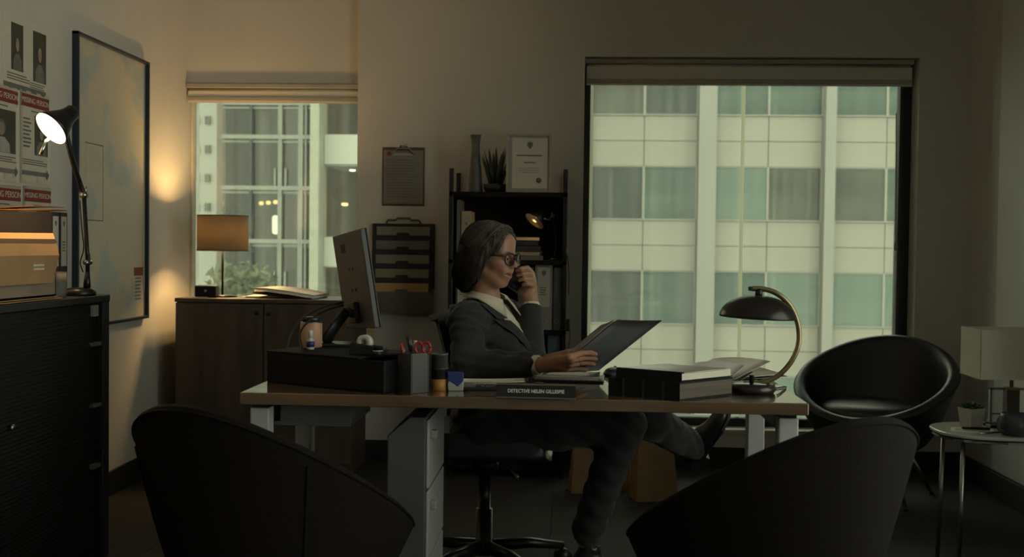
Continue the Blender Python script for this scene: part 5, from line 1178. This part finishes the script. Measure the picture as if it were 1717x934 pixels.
def smooth_mesh(vs, fs, it):
    for _ in range(it):
        acc = np.zeros_like(vs); cnt = np.zeros(len(vs))
        for i in range(4):
            a, b = fs[:, i], fs[:, (i + 1) % 4]
            np.add.at(acc, a, vs[b]); np.add.at(acc, b, vs[a]); np.add.at(cnt, a, 1); np.add.at(cnt, b, 1)
        vs = vs * .5 + .5 * acc / cnt[:, None]
    return vs
def sdf_obj(name, fn, lo, hi, h, m, parent, colfn=None, it=1):
    vs, fs = surface(fn, lo, hi, h)
    if it: vs = smooth_mesh(vs, fs, it)
    base = nv(parent.location) if parent is not None else nv((0, 0, 0))
    me = bpy.data.meshes.new(name); me.from_pydata((vs - base).tolist(), [], fs.tolist()); me.polygons.foreach_set('use_smooth', [True] * len(fs))
    if colfn is not None:
        at_ = me.color_attributes.new('Tone', 'FLOAT_COLOR', 'POINT'); c = np.concatenate([colfn(vs), np.ones((len(vs), 1))], 1).astype(f32); at_.data.foreach_set('color', c.ravel())
    o = bpy.data.objects.new(name, me); COL.objects.link(o); me.materials.append(MATS[m] if isinstance(m, str) else m); o.parent = parent; return o

# --- materials
def tone_mat(name, rough, bump=0, bs=200, sss=0.0, spec=.5):
    m = mat(name, (.3, .2, .15), rough, bump=bump, bscale=bs, spec=spec); nt = m.node_tree; p = nt.nodes['Principled BSDF']
    a = nt.nodes.new('ShaderNodeAttribute'); a.attribute_name = 'Tone'; nt.links.new(a.outputs['Color'], p.inputs['Base Color'])
    if sss: p.inputs['Subsurface Weight'].default_value = sss; p.inputs['Subsurface Radius'].default_value = (.01, .004, .002); p.inputs['Subsurface Scale'].default_value = .5
    return m
tone_mat('skin', .5, .12, 260); tone_mat('hair', .70, 0, 300, spec=.25)
mat('suit_cloth', (.024, .0225, .024), .85, var=.18, scale=60, bump=.25, bscale=500, sheen=.08)
mat('trouser_cloth', (.011, .0115, .014), .85, var=.18, scale=60, bump=.2, bscale=500, sheen=.15)
mat('shirt_cloth', (.66, .59, .46), .8, var=.10, scale=30, stretch=(14, 14, .6), bump=.15, bscale=300)
mat('shoe_leather', (.010, .010, .012), .3, var=.2); mat('eye_white', (.5, .48, .44), .3, var=.04); mat('iris', (.03, .025, .02), .2)
mat('phone_black', (.008, .008, .009), .35)

# --- frames
def basis(yaw_, pitch_=0.0, roll_=0.0):
    y, p = math.radians(yaw_), math.radians(pitch_)
    Fv = V(math.cos(y) * math.cos(p), -math.sin(y) * math.cos(p), -math.sin(p)); Lv = V(math.sin(y), math.cos(y), 0); Uv = Fv.cross(Lv)
    if roll_: q = Matrix.Rotation(math.radians(roll_), 3, Fv); Lv = q @ Lv; Uv = q @ Uv
    return Fv, Lv, Uv
HS = .88
HO = at(822, 428, 3.81); hF, hL, hU = basis(24, 5, 0)
def hp(f, l, u): return HO + (hF * f + hL * l + hU * u) * HS
HR = np.array([[hF.x, hL.x, hU.x], [hF.y, hL.y, hU.y], [hF.z, hL.z, hU.z]])
def headspace(P): return ((P - nv(HO)) @ HR.astype(f32)) / f32(HS)
NB = at(820, 505, 3.84); tF, tL, tU = basis(23, -3)
def tpnt(f, l, u): return NB + tF * f + tL * l + tU * u
TR = np.array([[tF.x, tL.x, tU.x], [tF.y, tL.y, tU.y], [tF.z, tL.z, tU.z]])
SN, SF = tpnt(-.010, -.150, -.062), tpnt(-.012, .150, -.062)
EN = at(785, 612, 3.56); WN = at(903, 612, 3.49)
EF = at(889, 606, 3.80); WF = at(891, 511, 3.915)
HPN, HPF = tpnt(.02, -.085, -.42), tpnt(.02, .085, -.42)
KN, AN = at(1047, 712, 3.70), at(985, 905, 3.72)
KF, AF = at(1088, 703, 3.90), at(1166, 752, 4.20)
# --- folder held in the near hand
fA, fB, fC = at(1004, 621, 3.58), at(1110, 537, 3.415), at(1035, 536, 3.25); fD = fA + fC - fB
fn_ = (fB - fA).cross(fD - fA).normalized()
if fn_.y > 0: fn_ = -fn_                         # outer face, towards the camera
def plane_pt(px, py, off=0.0):
    d = ray(px, py); t = (fA + fn_ * off - CAMP).dot(fn_) / d.dot(fn_); return CAMP + d * t
person = thing('person', 'person in dark suit and cream shirt on the phone at the desk, reading a folder', 'person', (NB.x, NB.y, 0))

# --- body: one continuous surface with head, arms, hands and legs
head = Field()
head.ell((-.012, 0, .036), (.098, .077, .084)); head.ell((.026, 0, -.030), (.064, .053, .082), k=.03); head.ell((.038, 0, -.086), (.042, .032, .026), k=.03)
head.cap((.066, -.007, -.103), (.066, .007, -.103), .0155, k=.02)
for s in (-1, 1):
    head.cap((-.014, s * .050, -.050), (.050, s * .018, -.100), .016, .014, k=.025)
    head.ell((.056, s * .041, -.024), (.022, .018, .017), k=.025)
    head.ell((.078, s * .026, -.046), (.016, .014, .018), k=.02)
    head.cap((.086, s * .012, .015), (.074, s * .046, .015), .0105, .0095, k=.014)
    head.ell((-.008, s * .075, -.005), (.020, .008, .030), k=.006)
head.ell((.070, 0, .052), (.024, .048, .034), k=.03)
head.cap((.090, 0, .010), (.112, 0, -.026), .0072, .0100, k=.010); head.ell((.113, 0, -.030), (.0105, .0095, .0085), k=.008)
for s in (-1, 1): head.ell((.101, s * .0105, -.034), (.0105, .0070, .0075), k=.006)
for s in (-1, 1): head.ell((.096, s * .031, -.001), (.017, .0155, .0125), k=.010, sub=True)
head.ell((.079, 0, -.066), (.017, .028, .020), k=.02)
head.cap((.0945, -.010, -.0605), (.0945, .010, -.0605), .0050, k=.006); head.cap((.077, -.031, -.0540), (.094, -.010, -.0605), .003, .0048, k=.005); head.cap((.077, .031, -.0540), (.094, .010, -.0605), .003, .0048, k=.005)
head.cap((.091, -.011, -.0755), (.091, .011, -.0755), .0055, k=.006); head.cap((.077, -.030, -.0585), (.091, -.011, -.0750), .003, .005, k=.005); head.cap((.077, .030, -.0585), (.091, .011, -.0750), .003, .005, k=.005)
head.ell((.104, 0, -.0675), (.020, .018, .0042), k=.003, sub=True)
for s in (-1, 1): head.ell((.094, s * .020, -.0640), (.014, .010, .0026), k=.003, sub=True)
for s in (-1, 1):
    head.ell((.0815, s * .031, -.004), (.0145, .0165, .0125), k=.004); head.cap((.0925, s * .022, .0005), (.0905, s * .040, -.0005), .0030, .0028, k=.004)
    head.ell((.101, s * .031, -.0060), (.012, .0135, .0030), k=.002, sub=True)
body_f = Field(); body = body_f
body.cap(hp(-.030, 0, -.055), tpnt(-.01, 0, -.02), .047, .053, k=.03)
body.cap(tpnt(-.018, -.13, -.066), tpnt(-.018, .13, -.066), .040, k=.03)
body.ell(tpnt(-.005, 0, -.19), (.085, .135, .13), TR, k=.03).ell(tpnt(.01, 0, -.32), (.105, .14, .15), TR, k=.04).ell(tpnt(0, 0, -.42), (.11, .155, .10), TR, k=.04)
body.chain([SN, EN, WN], [.045, .036, .025], k=.02); body.chain([SF, EF, WF], [.045, .036, .025], k=.02)
body.chain([HPN, KN, AN], [.075, .050, .035], k=.03); body.chain([HPF, KF, AF], [.075, .050, .035], k=.03)
# near hand holding the folder: fingers outside, thumb inside
g = .0125
near = {'index': [(955, 599, .022), (976, 592, .011), (990, 591.5, .0095), (999, 594, .009)], 'middle': [(958, 604, .026), (978, 600, .014), (991, 600, .0095), (999, 602.5, .009)],
        'ring': [(957, 611, .025), (976, 608, .013), (988, 608.5, .0095), (996, 611, .009)], 'pinky': [(951, 618, .022), (967, 618, .012), (978, 619, .0085), (984, 620, .008)]}
knk = {}
for nm, pts in near.items():
    P3 = [plane_pt(px, py, o_ + .004) for px, py, o_ in pts]; knk[nm] = P3
    r0 = .0088 if nm != 'pinky' else .0075
    body.chain([WN + (P3[0] - WN) * .25, P3[0]], [.016, .0115], k=.010)
    body.chain(P3, [.0105, r0, r0 * .95, r0 * .82], k=.004)
pc_ = (knk['index'][0] + knk['pinky'][0]) / 2
body.cap(WN, WN.lerp(pc_, .75), .023, .021, k=.014)
th_ = [WN.lerp(knk['index'][0], .35) + V(0, .012, .010), plane_pt(952, 592, -.012), plane_pt(972, 588, -.012), plane_pt(986, 590, -.0115)]
body.chain(th_, [.016, .0115, .0105, .009], k=.006)
# far hand with the phone
PHc = at(846, 461, 3.902); pU = (at(815, 440, 3.900) - at(874.5, 481, 3.900)).normalized()
pS = V(.45, 0, .89) * .74 + V(0, .67, 0); pS = (pS - pU * pS.dot(pU)).normalized(); pN = pU.cross(pS)
if pN.y < 0: pN = -pN
def ph(a, b, c): return PHc + pS * a + pU * b + pN * c      # across (towards the front), up, away from the head
palm = at(889, 490, 3.915)
body.cap(WF, palm, .025, .024, k=.015); body.cap(palm, at(892, 470, 3.917), .021, .015, k=.014); body.cap(at(882, 494, 3.900), at(893, 480, 3.905), .014, .012, k=.015)
for i, (t_p, p_p, m_p) in enumerate((((866, 453.5), (884, 449), (892, 459)), ((868, 461.5), (889, 458), (894, 467)), ((871, 469.5), (891, 467.5), (895, 475)), ((877, 477), (891, 477), (894, 484)))):
    r0 = .0084 if i < 3 else .0074
    tip3 = at(*t_p, 3.874); dip3 = at((t_p[0] * .6 + p_p[0] * .4), (t_p[1] * .6 + p_p[1] * .4) - 1.2, 3.871); pip3 = at(*p_p, 3.886); mcp3 = at(*m_p, 3.912)
    body.chain([palm, mcp3, pip3, dip3, tip3], [.016, .0105, .0092, r0, r0 * .86], k=.003)
body.chain([at(882, 492, 3.905), at(870, 484, 3.925), at(858, 474, 3.93), at(848, 468, 3.928)], [.015, .0115, .0100, .0088], k=.006)
# feet
toeF, heelF = at(1222, 694, 4.14), at(1170, 773, 4.20)
fu_ = V(-.75, -.15, .5); fu_ = (fu_ - (toeF - heelF).normalized() * fu_.dot((toeF - heelF).normalized())).normalized()
body.chain([AF, heelF.lerp(toeF, .2) + fu_ * .05, heelF.lerp(toeF, .72) + fu_ * .026], [.029, .026, .016], k=.015)
body.chain([AN, V(AN.x + .01, AN.y, .075), V(AN.x + .12, AN.y - .025, .052)], [.029, .024, .016], k=.015)
def skin_tone(P):
    Q = headspace(P.astype(f32)); n = len(P); base = np.tile(nv((.33, .17, .105)), (n, 1))
    def blob(c, r, col, k): 
        nonlocal base
        w_ = np.clip(1.3 - np.linalg.norm((Q - nv(c)) / nv(r), axis=1), 0, 1)[:, None] * k; base = base * (1 - w_) + nv(col) * w_
    for s in (-1, 1):
        blob((.07, s * .042, -.03), (.035, .028, .025), (.40, .165, .11), .6); blob((.094, s * .031, .021), (.02, .022, .0045), (.07, .045, .035), .8)
        blob((.085, s * .031, .000), (.02, .02, .012), (.25, .12, .085), .6)
    blob((.092, 0, -.060), (.02, .028, .0055), (.30, .10, .08), .9); blob((.090, 0, -.074), (.02, .025, .0065), (.32, .105, .085), .9); blob((.108, 0, -.033), (.015, .014, .012), (.42, .19, .13), .6)
    blob((.088, 0, -.0668), (.02, .027, .0030), (.08, .03, .025), .9)
    return base
def body_fn(P):
    d = body_f(P); q = head(headspace(P)) * f32(HS); k = .022; h = np.maximum(k - np.abs(d - q), 0) / k
    return np.minimum(d, q) - h * h * k / 4
bd = sdf_obj('body', body_fn, (NB.x - .32, 3.12, .0), (NB.x + .96, 4.34, 1.36), .0036, 'skin', person, skin_tone, it=1)

# --- eyes and glasses
for s in (-1, 1):
    e = hp(.0825, s * .031, -.003)
    o = MB().sphere((0, 0, 0), .0128 * HS, 18, 12).build('eye', 'eye_white', person, loc=e - person.location)
    look = (hF * .93 - hU * .22 - hL * .02).normalized(); q = look.to_track_quat('Z', 'Y').to_matrix().to_4x4() @ Matrix.Scale(HS, 4)
    MB().lathe([(0, .0135), (.003, .0133), (.0058, .0118), (.0058, .0112)], 16, q).build('iris', 'iris', o)
gl = Matrix.Translation(HO - person.location) @ Matrix(((hF.x, hL.x, hU.x, 0), (hF.y, hL.y, hU.y, 0), (hF.z, hL.z, hU.z, 0), (0, 0, 0, 1))) @ Matrix.Scale(HS, 4)
fr = MB()
def lens_pts(s, n=28): return [V(.112 - 5.0 * max(0.0, abs(s * .036 + .0265 * math.cos(t)) - .012) ** 2, .036 * s + .0265 * math.copysign(abs(math.cos(t)) ** .8, math.cos(t)), -.006 + .0235 * math.copysign(abs(math.sin(t)) ** .8, math.sin(t))) for t in [2 * PI * k / n for k in range(n + 1)]]
gob = None
for s in (-1, 1): fr.tube(lens_pts(s), .0033, 8, gl)
fr.tube([V(.112, -.010, .002), V(.115, 0, .006), V(.112, .010, .002)], .003, 8, gl)
gob = fr.build('glasses_rims', 'black_plastic', person)
for s in (-1, 1):
    MB().tube([V(.099, s * .062, .006), V(.090, s * .070, .007), V(.04, s * .076, .005), (-.004, s * .080, .004), (-.022, s * .079, -.014)], [.0036, .0036, .003, .003, .002], 8, gl).build('temple_arm', 'black_plastic', gob)
    L_ = lens_pts(s)[:-1]; MB().add([p * 1.0 for p in L_], [tuple(range(len(L_)))], False, gl).build('lens', 'clear_glass', gob)

# --- hair
hair = Field()
hair.ell((-.018, 0, .044), (.108, .086, .092))
hair.ell((-.068, 0, -.020), (.056, .082, .098), k=.03)
for s in (-1, 1):
    hair.chain([(.050, s * .026, .102), (.050, s * .058, .066), (.014, s * .082, .022), (-.010, s * .086, -.035), (-.020, s * .084, -.090)], [.018, .020, .020, .024, .020], k=.02)
    hair.chain([(-.03, s * .080, .02), (-.044, s * .084, -.06), (-.052, s * .078, -.118)], [.032, .034, .026], k=.025)
    hair.chain([(-.075, s * .05, -.02), (-.078, s * .055, -.08), (-.072, s * .05, -.122)], [.040, .040, .030], k=.025)
hair.ell((-.072, 0, -.075), (.045, .07, .07), k=.03)
face_cut = Field().ell((.100, 0, -.030), (.084, .064, .110))
def hair_fn(P):
    Q = headspace(P); f, l, u = Q[:, 0], Q[:, 1], Q[:, 2]; d = hair(Q)
    a = np.arctan2(l, f + .03)
    wv = np.sin(a * 26 + 3 * np.sin(u * 14 + l * 10)) * .0020 + np.sin(a * 61 + 3 * np.sin(u * 18 + 1)) * .0011
    lk = np.sin(u * 26 + 2.5 * np.sin(a * 5)) * .0022 * np.clip(-u * 14, 0, 1)
    part = np.exp(-((l + .006) / .006) ** 2) * np.clip((u - .06) / .04, 0, 1) * .0045
    d = d + wv + lk + part
    fc = face_cut(Q); k = .010; h = np.maximum(k - np.abs(d + fc), 0) / k
    return (np.maximum(d, -fc) + h * h * k / 4) * f32(HS)
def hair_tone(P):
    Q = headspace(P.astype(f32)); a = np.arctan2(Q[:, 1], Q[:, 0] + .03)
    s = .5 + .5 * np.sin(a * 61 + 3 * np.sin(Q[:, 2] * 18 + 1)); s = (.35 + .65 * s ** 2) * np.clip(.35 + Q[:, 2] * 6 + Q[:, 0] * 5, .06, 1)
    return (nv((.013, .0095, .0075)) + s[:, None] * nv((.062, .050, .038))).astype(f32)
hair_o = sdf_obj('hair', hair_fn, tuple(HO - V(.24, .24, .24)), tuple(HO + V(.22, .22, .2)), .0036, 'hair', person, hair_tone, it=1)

# strands of hair combed over the surface from the parting, sideways and down
rs_ = np.random.default_rng(5); NS = 1500; PART = -.006
st_ = np.stack([rs_.uniform(-.085, .075, NS), PART + rs_.choice([-1, 1], NS) * rs_.uniform(.001, .03, NS), np.full(NS, .14)], 1)
half = NS // 2; th0 = rs_.uniform(-2.9, 2.9, half); ph0 = rs_.uniform(-.2, 1.2, half)
st_[:half] = np.stack([-.02 + .11 * np.cos(th0) * np.cos(ph0), .09 * np.sin(th0) * np.cos(ph0), .03 + .1 * np.sin(ph0)], 1)
def hgrad(Q):
    e = 1e-3; g_ = np.stack([hair(Q + nv(d_)) - hair(Q - nv(d_)) for d_ in ((e, 0, 0), (0, e, 0), (0, 0, e))], 1); return g_ / np.maximum(np.linalg.norm(g_, axis=1, keepdims=True), 1e-6)
Q = st_.astype(f32); lift = rs_.uniform(-.0010, .0030, NS).astype(f32); steps = 26; path = []; alive = []
wob = rs_.uniform(0, 6.28, NS).astype(f32)
for i in range(steps):
    for _ in range(3): Q = Q - hgrad(Q) * (hair(Q) - lift)[:, None] * f32(.9)
    path.append(Q.copy()); alive.append((face_cut(Q) > .001) & (Q[:, 2] > -.152))
    sg = np.sign(Q[:, 1] - PART + 1e-6)
    dv = np.stack([-.30 - .2 * (Q[:, 2] > .05) + .10 * np.sin(i * .55 + wob), sg * np.clip(Q[:, 2] - .02, 0, 1) * 11 + .12 * np.sin(i * .4 + wob * 2), -np.ones(NS)], 1)
    n_ = hgrad(Q); dv = dv - n_ * (dv * n_).sum(1)[:, None]; Q = (Q + dv / np.maximum(np.linalg.norm(dv, axis=1, keepdims=True), 1e-6) * .0095).astype(f32)
path = np.stack(path, 1); alive = np.stack(alive, 1)
wp = nv(HO) + (path * f32(HS)) @ HR.T.astype(f32) - nv(person.location); vs_ = []; fs_ = []; cs_ = []
for k in range(NS):
    ok = np.where(~alive[k])[0]; m_ = int(ok[0]) if len(ok) else steps
    if m_ < 5: continue
    P_ = wp[k, :m_]; t_ = np.gradient(P_, axis=0); t_ /= np.linalg.norm(t_, axis=1, keepdims=True) + 1e-9
    a_ = np.cross(t_, nv((.3, .2, .93))); a_ /= np.linalg.norm(a_, axis=1, keepdims=True) + 1e-9; b_ = np.cross(t_, a_)
    r_ = (rs_.uniform(.0007, .0014) * np.minimum(1, np.minimum(np.arange(m_) + 1, m_ - np.arange(m_)) / 3.0))[:, None]; o_ = len(vs_)
    for i in range(m_):
        for an in (0, 2.094, 4.189): vs_.append(tuple(P_[i] + r_[i] * (math.cos(an) * a_[i] + math.sin(an) * b_[i])))
    fs_ += [(o_ + i * 3 + j, o_ + i * 3 + (j + 1) % 3, o_ + (i + 1) * 3 + (j + 1) % 3, o_ + (i + 1) * 3 + j) for i in range(m_ - 1) for j in range(3)]
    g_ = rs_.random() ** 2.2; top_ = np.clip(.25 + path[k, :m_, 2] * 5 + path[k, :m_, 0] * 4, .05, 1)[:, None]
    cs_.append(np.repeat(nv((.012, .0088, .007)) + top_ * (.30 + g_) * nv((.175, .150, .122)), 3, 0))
me = bpy.data.meshes.new('hair_strands'); me.from_pydata(vs_, [], fs_); me.polygons.foreach_set('use_smooth', [True] * len(fs_))
ca_ = me.color_attributes.new('Tone', 'FLOAT_COLOR', 'POINT'); cs_ = np.concatenate(cs_); ca_.data.foreach_set('color', np.concatenate([cs_, np.ones((len(cs_), 1))], 1).astype(f32).ravel())
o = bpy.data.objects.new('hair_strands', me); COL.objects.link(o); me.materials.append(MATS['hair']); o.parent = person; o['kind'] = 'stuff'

# --- torso shared by shirt and jacket
tor = Field().cap(tpnt(-.015, -.135, -.062), tpnt(-.015, .135, -.062), .050, k=.04)
tor.cap(tpnt(-.02, 0, -.01), tpnt(-.012, 0, -.06), .056, .060, k=.04)
tor.ell(tpnt(.010, 0, -.18), (.108, .155, .14), TR, k=.05).ell(tpnt(.02, 0, -.32), (.122, .15, .16), TR, k=.05).ell(tpnt(0, 0, -.42), (.125, .168, .10), TR, k=.05)
for s in (-1, 1): tor.ell(tpnt(.082, s * .066, -.170), (.056, .062, .062), TR, k=.04)
def tl_(P):
    Q = (P - nv(NB)) @ TR.astype(f32); return Q[:, 0], Q[:, 1], Q[:, 2]
cuffN = (WN - EN).normalized(); cuffF = (WF - EF).normalized()
shirt_s = Field().cap(EN, WN + cuffN * .02, .034, .0315, k=.01, cut=(WN + cuffN * .006, cuffN)).cap(EF, WF + cuffF * .02, .034, .0315, k=.01, cut=(WF + cuffF * .004, cuffF))
neck_hole = Field().cap(tpnt(-.02, 0, .0), tpnt(.03, 0, .12), .055, .075)
def shirt_fn(P):
    f, l, u = tl_(P); d = tor(P) - .004 + .0012 * np.sin(l * 160 + u * 40)
    fold = np.exp(-((l - .2 * -u) / .006) ** 2) * (f > 0) * .003
    d = np.maximum(d - fold, u - .02); d = np.maximum(d, -neck_hole(P)); d = np.maximum(d, -(u + .46))
    return np.minimum(d, shirt_s(P))
lo_t = (NB.x - .36, 3.30, .42); hi_t = (NB.x + .36, 4.16, 1.10)
sdf_obj('shirt', shirt_fn, lo_t, hi_t, .006, 'shirt_cloth', person, it=1)
slv = Field()
def sleeve(S_, E_, W_, dr):
    end = W_ - dr * .012
    slv.cap(S_, E_, .062, .050, k=.03); slv.cap(E_, end + dr * .03, .051, .039, k=.03, cut=(end, dr))
sleeve(SN, EN, WN, cuffN); sleeve(SF, EF, WF, cuffF)
def vee(u):                              # opening of the jacket: centre line, half width, lapel width
    u = np.asarray(u, dtype=float); lc = .015 + .18 * np.clip(-u, 0, .3); wv = np.clip(.098 + .32 * u, 0, .098) * np.clip((u + .20) / .035, 0, 1)
    return lc, wv, .058 * np.clip((u + .215) / .10, 0, 1)
def jacket_fn(P):
    f, l, u = tl_(P)
    lc, wv, bd_ = vee(u)
    al = np.abs(l - lc); lap = np.clip((wv + bd_ - al) / .004, 0, 1) * (f > -.01)
    d = tor(P) - .015
    vcut = np.maximum(np.maximum(al - wv, -f - .005), -(u + .21)); d = np.maximum(d, -vcut)
    s = slv(P)
    wr = .0035 * np.sin(P[:, 0] * 70 - P[:, 2] * 95 + 2.2 * np.sin(P[:, 1] * 30)) + .0022 * np.sin(P[:, 2] * 150 + P[:, 0] * 40 + 3 * np.sin(P[:, 1] * 45))
    k = .028; h = np.maximum(k - np.abs(d - s), 0) / k; d = np.minimum(d, s) - h * h * k / 4
    d = d + wr * np.clip(1.15 - lap, .1, 1)
    d = np.maximum(d, -neck_hole(P) - .006); d = np.maximum(d, u - .012); d = np.maximum(d, -(u + .45))
    return d
sdf_obj('jacket', jacket_fn, lo_t, hi_t, .0048, 'suit_cloth', person, it=1)
for uu_ in (-.255, -.32):
    p = tpnt(.172, .065, uu_); MB().sphere((0, 0, 0), (.007, .007, .007), 12, 8).build('button', 'black_plastic', person, loc=p - person.location)
# lapels and collars laid on the surface of the torso
def march(l, u, want, f0=.30, dirv=None):
    p = tpnt(f0, l, u); dv = -tF if dirv is None else dirv
    for _ in range(60):
        d = float(tor(nv(p)[None])[0]) - want
        p = p + dv * max(min(d, .03), -.03) * .8
        if abs(d) < .0004: break
    return p
rel_p = lambda rows: [[q - person.location for q in r_] for r_ in rows]
for s in (-1, 1):
    rows = []
    for i in range(15):
        u = -.068 - .135 * i / 14; lc, wv, bd_ = (float(x) for x in vee(u)); wd = .060 * min(1, (u + .212) / .085 + .06)
        rows.append([march(lc + s * (wv - .003 + wd * j / 5), u + .010 * j / 5 * (1 if i < 2 else 0), .0215 + .004 * math.sin(PI * j / 5) - .002 * (j == 5)) for j in range(6)])
    MB().grid(rel_p(rows), .0035).build('lapel', 'suit_cloth', person)
    rows = []
    for i in range(9):
        u = -.058 + .052 * i / 8; lc, wv, _ = (float(x) for x in vee(u)); wd = .040 + .006 * i / 8
        rows.append([march(lc + s * (wv - .003 + wd * j / 4), u, .0215 + .003 * math.sin(PI * j / 4)) for j in range(5)])
    MB().grid(rel_p(rows), .0035).build('jacket_collar', 'suit_cloth', person)
def out_to(p, want):                      # push a point away from the neck axis until it clears the torso
    ax = tpnt(-.005, 0, -.10); dv = (p - ax).normalized()
    for _ in range(14):
        d = float(tor(nv(p)[None])[0])
        if d >= want - .0003: break
        p = p + dv * (want - d)
    return p
def collar_side(s):
    rows = []
    for i in range(17):
        t = i / 16; a = math.radians(176 - 158 * t); c, sn = math.cos(a), math.sin(a) * s; r0 = .057
        top = tpnt(.000 + r0 * c, r0 * sn, .046 - .040 * t ** 1.5)
        mid = tpnt(.000 + (r0 + .010) * c, (r0 + .010) * sn, .046 - .042 * t ** 1.5)
        tipw = max(0, (t - .55) / .45)
        low = tpnt(.000 + (r0 + .026) * c + .006 * tipw, (r0 + .026) * sn + s * .026 * tipw, .012 - .040 * t ** 1.5 - .030 * tipw ** 1.3)
        low = out_to(low, .0255); m2 = out_to(mid.lerp(low, .5), .018 + .004 * (1 - t))
        rows.append([top, mid, m2, low])
    return rel_p(rows)
for s in (-1, 1): MB().grid(collar_side(s), .0028).build('collar', 'shirt_cloth', person)
# trousers and shoes
tro = Field().ell(tpnt(0, 0, -.44), (.135, .178, .095), TR, k=.04)
tro.chain([HPN, HPN.lerp(KN, .5), KN], [.092, .082, .068], k=.03).cap(KN, AN + V(0, 0, .03), .067, .055, k=.03)
tro.chain([HPF, HPF.lerp(KF, .5), KF], [.092, .082, .068], k=.03); aD = (AF - KF).normalized(); tro.cap(KF, AF, .067, .054, k=.03, cut=(AF - aD * .015, aD))
def tro_fn(P):
    d = tro(P); return np.maximum(d, P[:, 2] * -1 + .02) + .003 * np.sin(P[:, 0] * 60 + P[:, 2] * 80 + 2 * np.sin(P[:, 1] * 40))
sdf_obj('trousers', tro_fn, (NB.x - .3, 3.50, .03), (NB.x + .90, 4.35, .74), .0075, 'trouser_cloth', person, it=1)
def shoe(heel, toe, up, nm):
    d_ = (toe - heel).normalized(); up = (up - d_ * up.dot(d_)).normalized(); sd_ = d_.cross(up); L_ = (toe - heel).length
    R3 = np.array([[d_.x, sd_.x, up.x], [d_.y, sd_.y, up.y], [d_.z, sd_.z, up.z]])
    q = lambda a, b, c: heel + d_ * (a * L_) + sd_ * b + up * c
    s = Field().cap(q(.08, 0, .045), q(.45, 0, .035), .042, .040, k=.03).ell(q(.70, 0, .022), (.085, .045, .032), R3, k=.03).cap(q(.12, 0, .05), q(.16, 0, .105), .040, .038, k=.03)
    def fn(P):
        loc3 = (P - nv(heel)) @ R3.astype(f32); up_ = loc3[:, 2]
        d0 = s(P); hole = Field().cap(q(.14, 0, .085), q(.16, 0, .16), .031, .034)(P)
        return np.maximum(np.maximum(d0, -(up_ - .002)), -hole)
    o = sdf_obj(nm, fn, tuple(heel.lerp(toe, .5) - V(.2, .2, .2)), tuple(heel.lerp(toe, .5) + V(.2, .2, .2)), .005, 'shoe_leather', person)
    oval = [(-.035, -.030), (.03, -.036), (L_ * .5, -.036), (L_ * .75, -.045), (L_ * .95, -.03), (L_ * 1.04, 0), (L_ * .95, .03), (L_ * .75, .045), (L_ * .5, .036), (.03, .036), (-.035, .030), (-.045, 0)]
    M = Matrix(((d_.x, sd_.x, up.x, heel.x - person.location.x), (d_.y, sd_.y, up.y, heel.y - person.location.y), (d_.z, sd_.z, up.z, heel.z - person.location.z), (0, 0, 0, 1)))
    b_ = MB().prism(oval, -.006, .004, M); b_.prism([(-.04, -.028), (.04, -.03), (.04, .03), (-.04, .028)], -.024, -.004, M); b_.build('sole', 'black_plastic', o)
shoe(heelF, toeF, V(-.75, -.15, .5), 'shoe')
hN = AN + V(-.03, 0, 0); hN.z = .03; shoe(hN, hN + V(.22, -.04, -.004), V(0, 0, 1), 'shoe')
# ring and bracelet on the hands
P3 = knk['ring']; c = P3[0].lerp(P3[1], .62); ax_ = (P3[1] - P3[0]).normalized(); q = ax_.to_track_quat('Z', 'Y').to_matrix().to_4x4()
MB().lathe([(.0095, -.002), (.0112, -.002), (.0112, .002), (.0095, .002)], 20, Matrix.Translation(c - person.location) @ q, close=True).build('finger_ring', 'brass', person)
# phone
o = thing('mobile_phone', 'black mobile phone held to the ear by the seated person', 'phone', PHc); B = PHc
MP = Matrix(((pS.x, pU.x, pN.x, 0), (pS.y, pU.y, pN.y, 0), (pS.z, pU.z, pN.z, 0), (0, 0, 0, 1)))
MB().bb((-.037, -.074, -.004), (.037, .074, .004), MP).build('case', 'phone_black', o, bevel=.0035)
MB().bb((-.034, -.070, -.0047), (.034, .070, -.0041), MP).build('screen', 'screen_dark', o)
MB().bb((.012, .045, .004), (.032, .065, .0058), MP).build('camera_bump', 'phone_black', o, bevel=.001)
# folder
mat('folder_slate', (.12, .13, .14), .6, var=.06); mat('folder_light', (.22, .23, .22), .6)
o = thing('held_folder', 'slate grey document folder held open by the seated person', 'folder', fA); B = fA
def leaf(pts, bow=.006, n=6):
    A_, B_, C_, D_ = pts; return [[(A_.lerp(B_, i / n)).lerp(D_.lerp(C_, i / n), j / n) - B + fn_ * (bow * math.sin(PI * j / n)) for i in range(n + 1)] for j in range(n + 1)]
MB().grid(leaf([fA, fB, fC, fD], .002), .0016).build('outer_cover', 'folder_slate', o)
ins = [q - fn_ * .004 for q in (fA.lerp(fB, .02), fA.lerp(fB, .95), fD.lerp(fC, .95), fD.lerp(fC, .02))]
MB().grid(leaf(ins, .002), .002).build('papers', 'paper', o)
i1 = at(1008, 545, 3.39); i2 = i1 + (fD - fC); i3 = fD
MB().grid(leaf([fD - fn_ * .006, fC.lerp(fD, .03) - fn_ * .006, i1, i2], .002), .0016).build('inner_leaf', 'folder_light', o)
# small print that cannot be picked apart stays joined
for o in list(COL.objects):
    if o.name.split('.')[0] in ('label_print', 'details_text', 'appeal_text', 'zigzag_strip', 'form_text', 'certificate_text', 'legend_text', 'handwriting', 'written_lines', 'spine_text', 'printed_mark', 'mount_screw', 'inset_border', 'foliage'):
        o['kind'] = 'stuff'
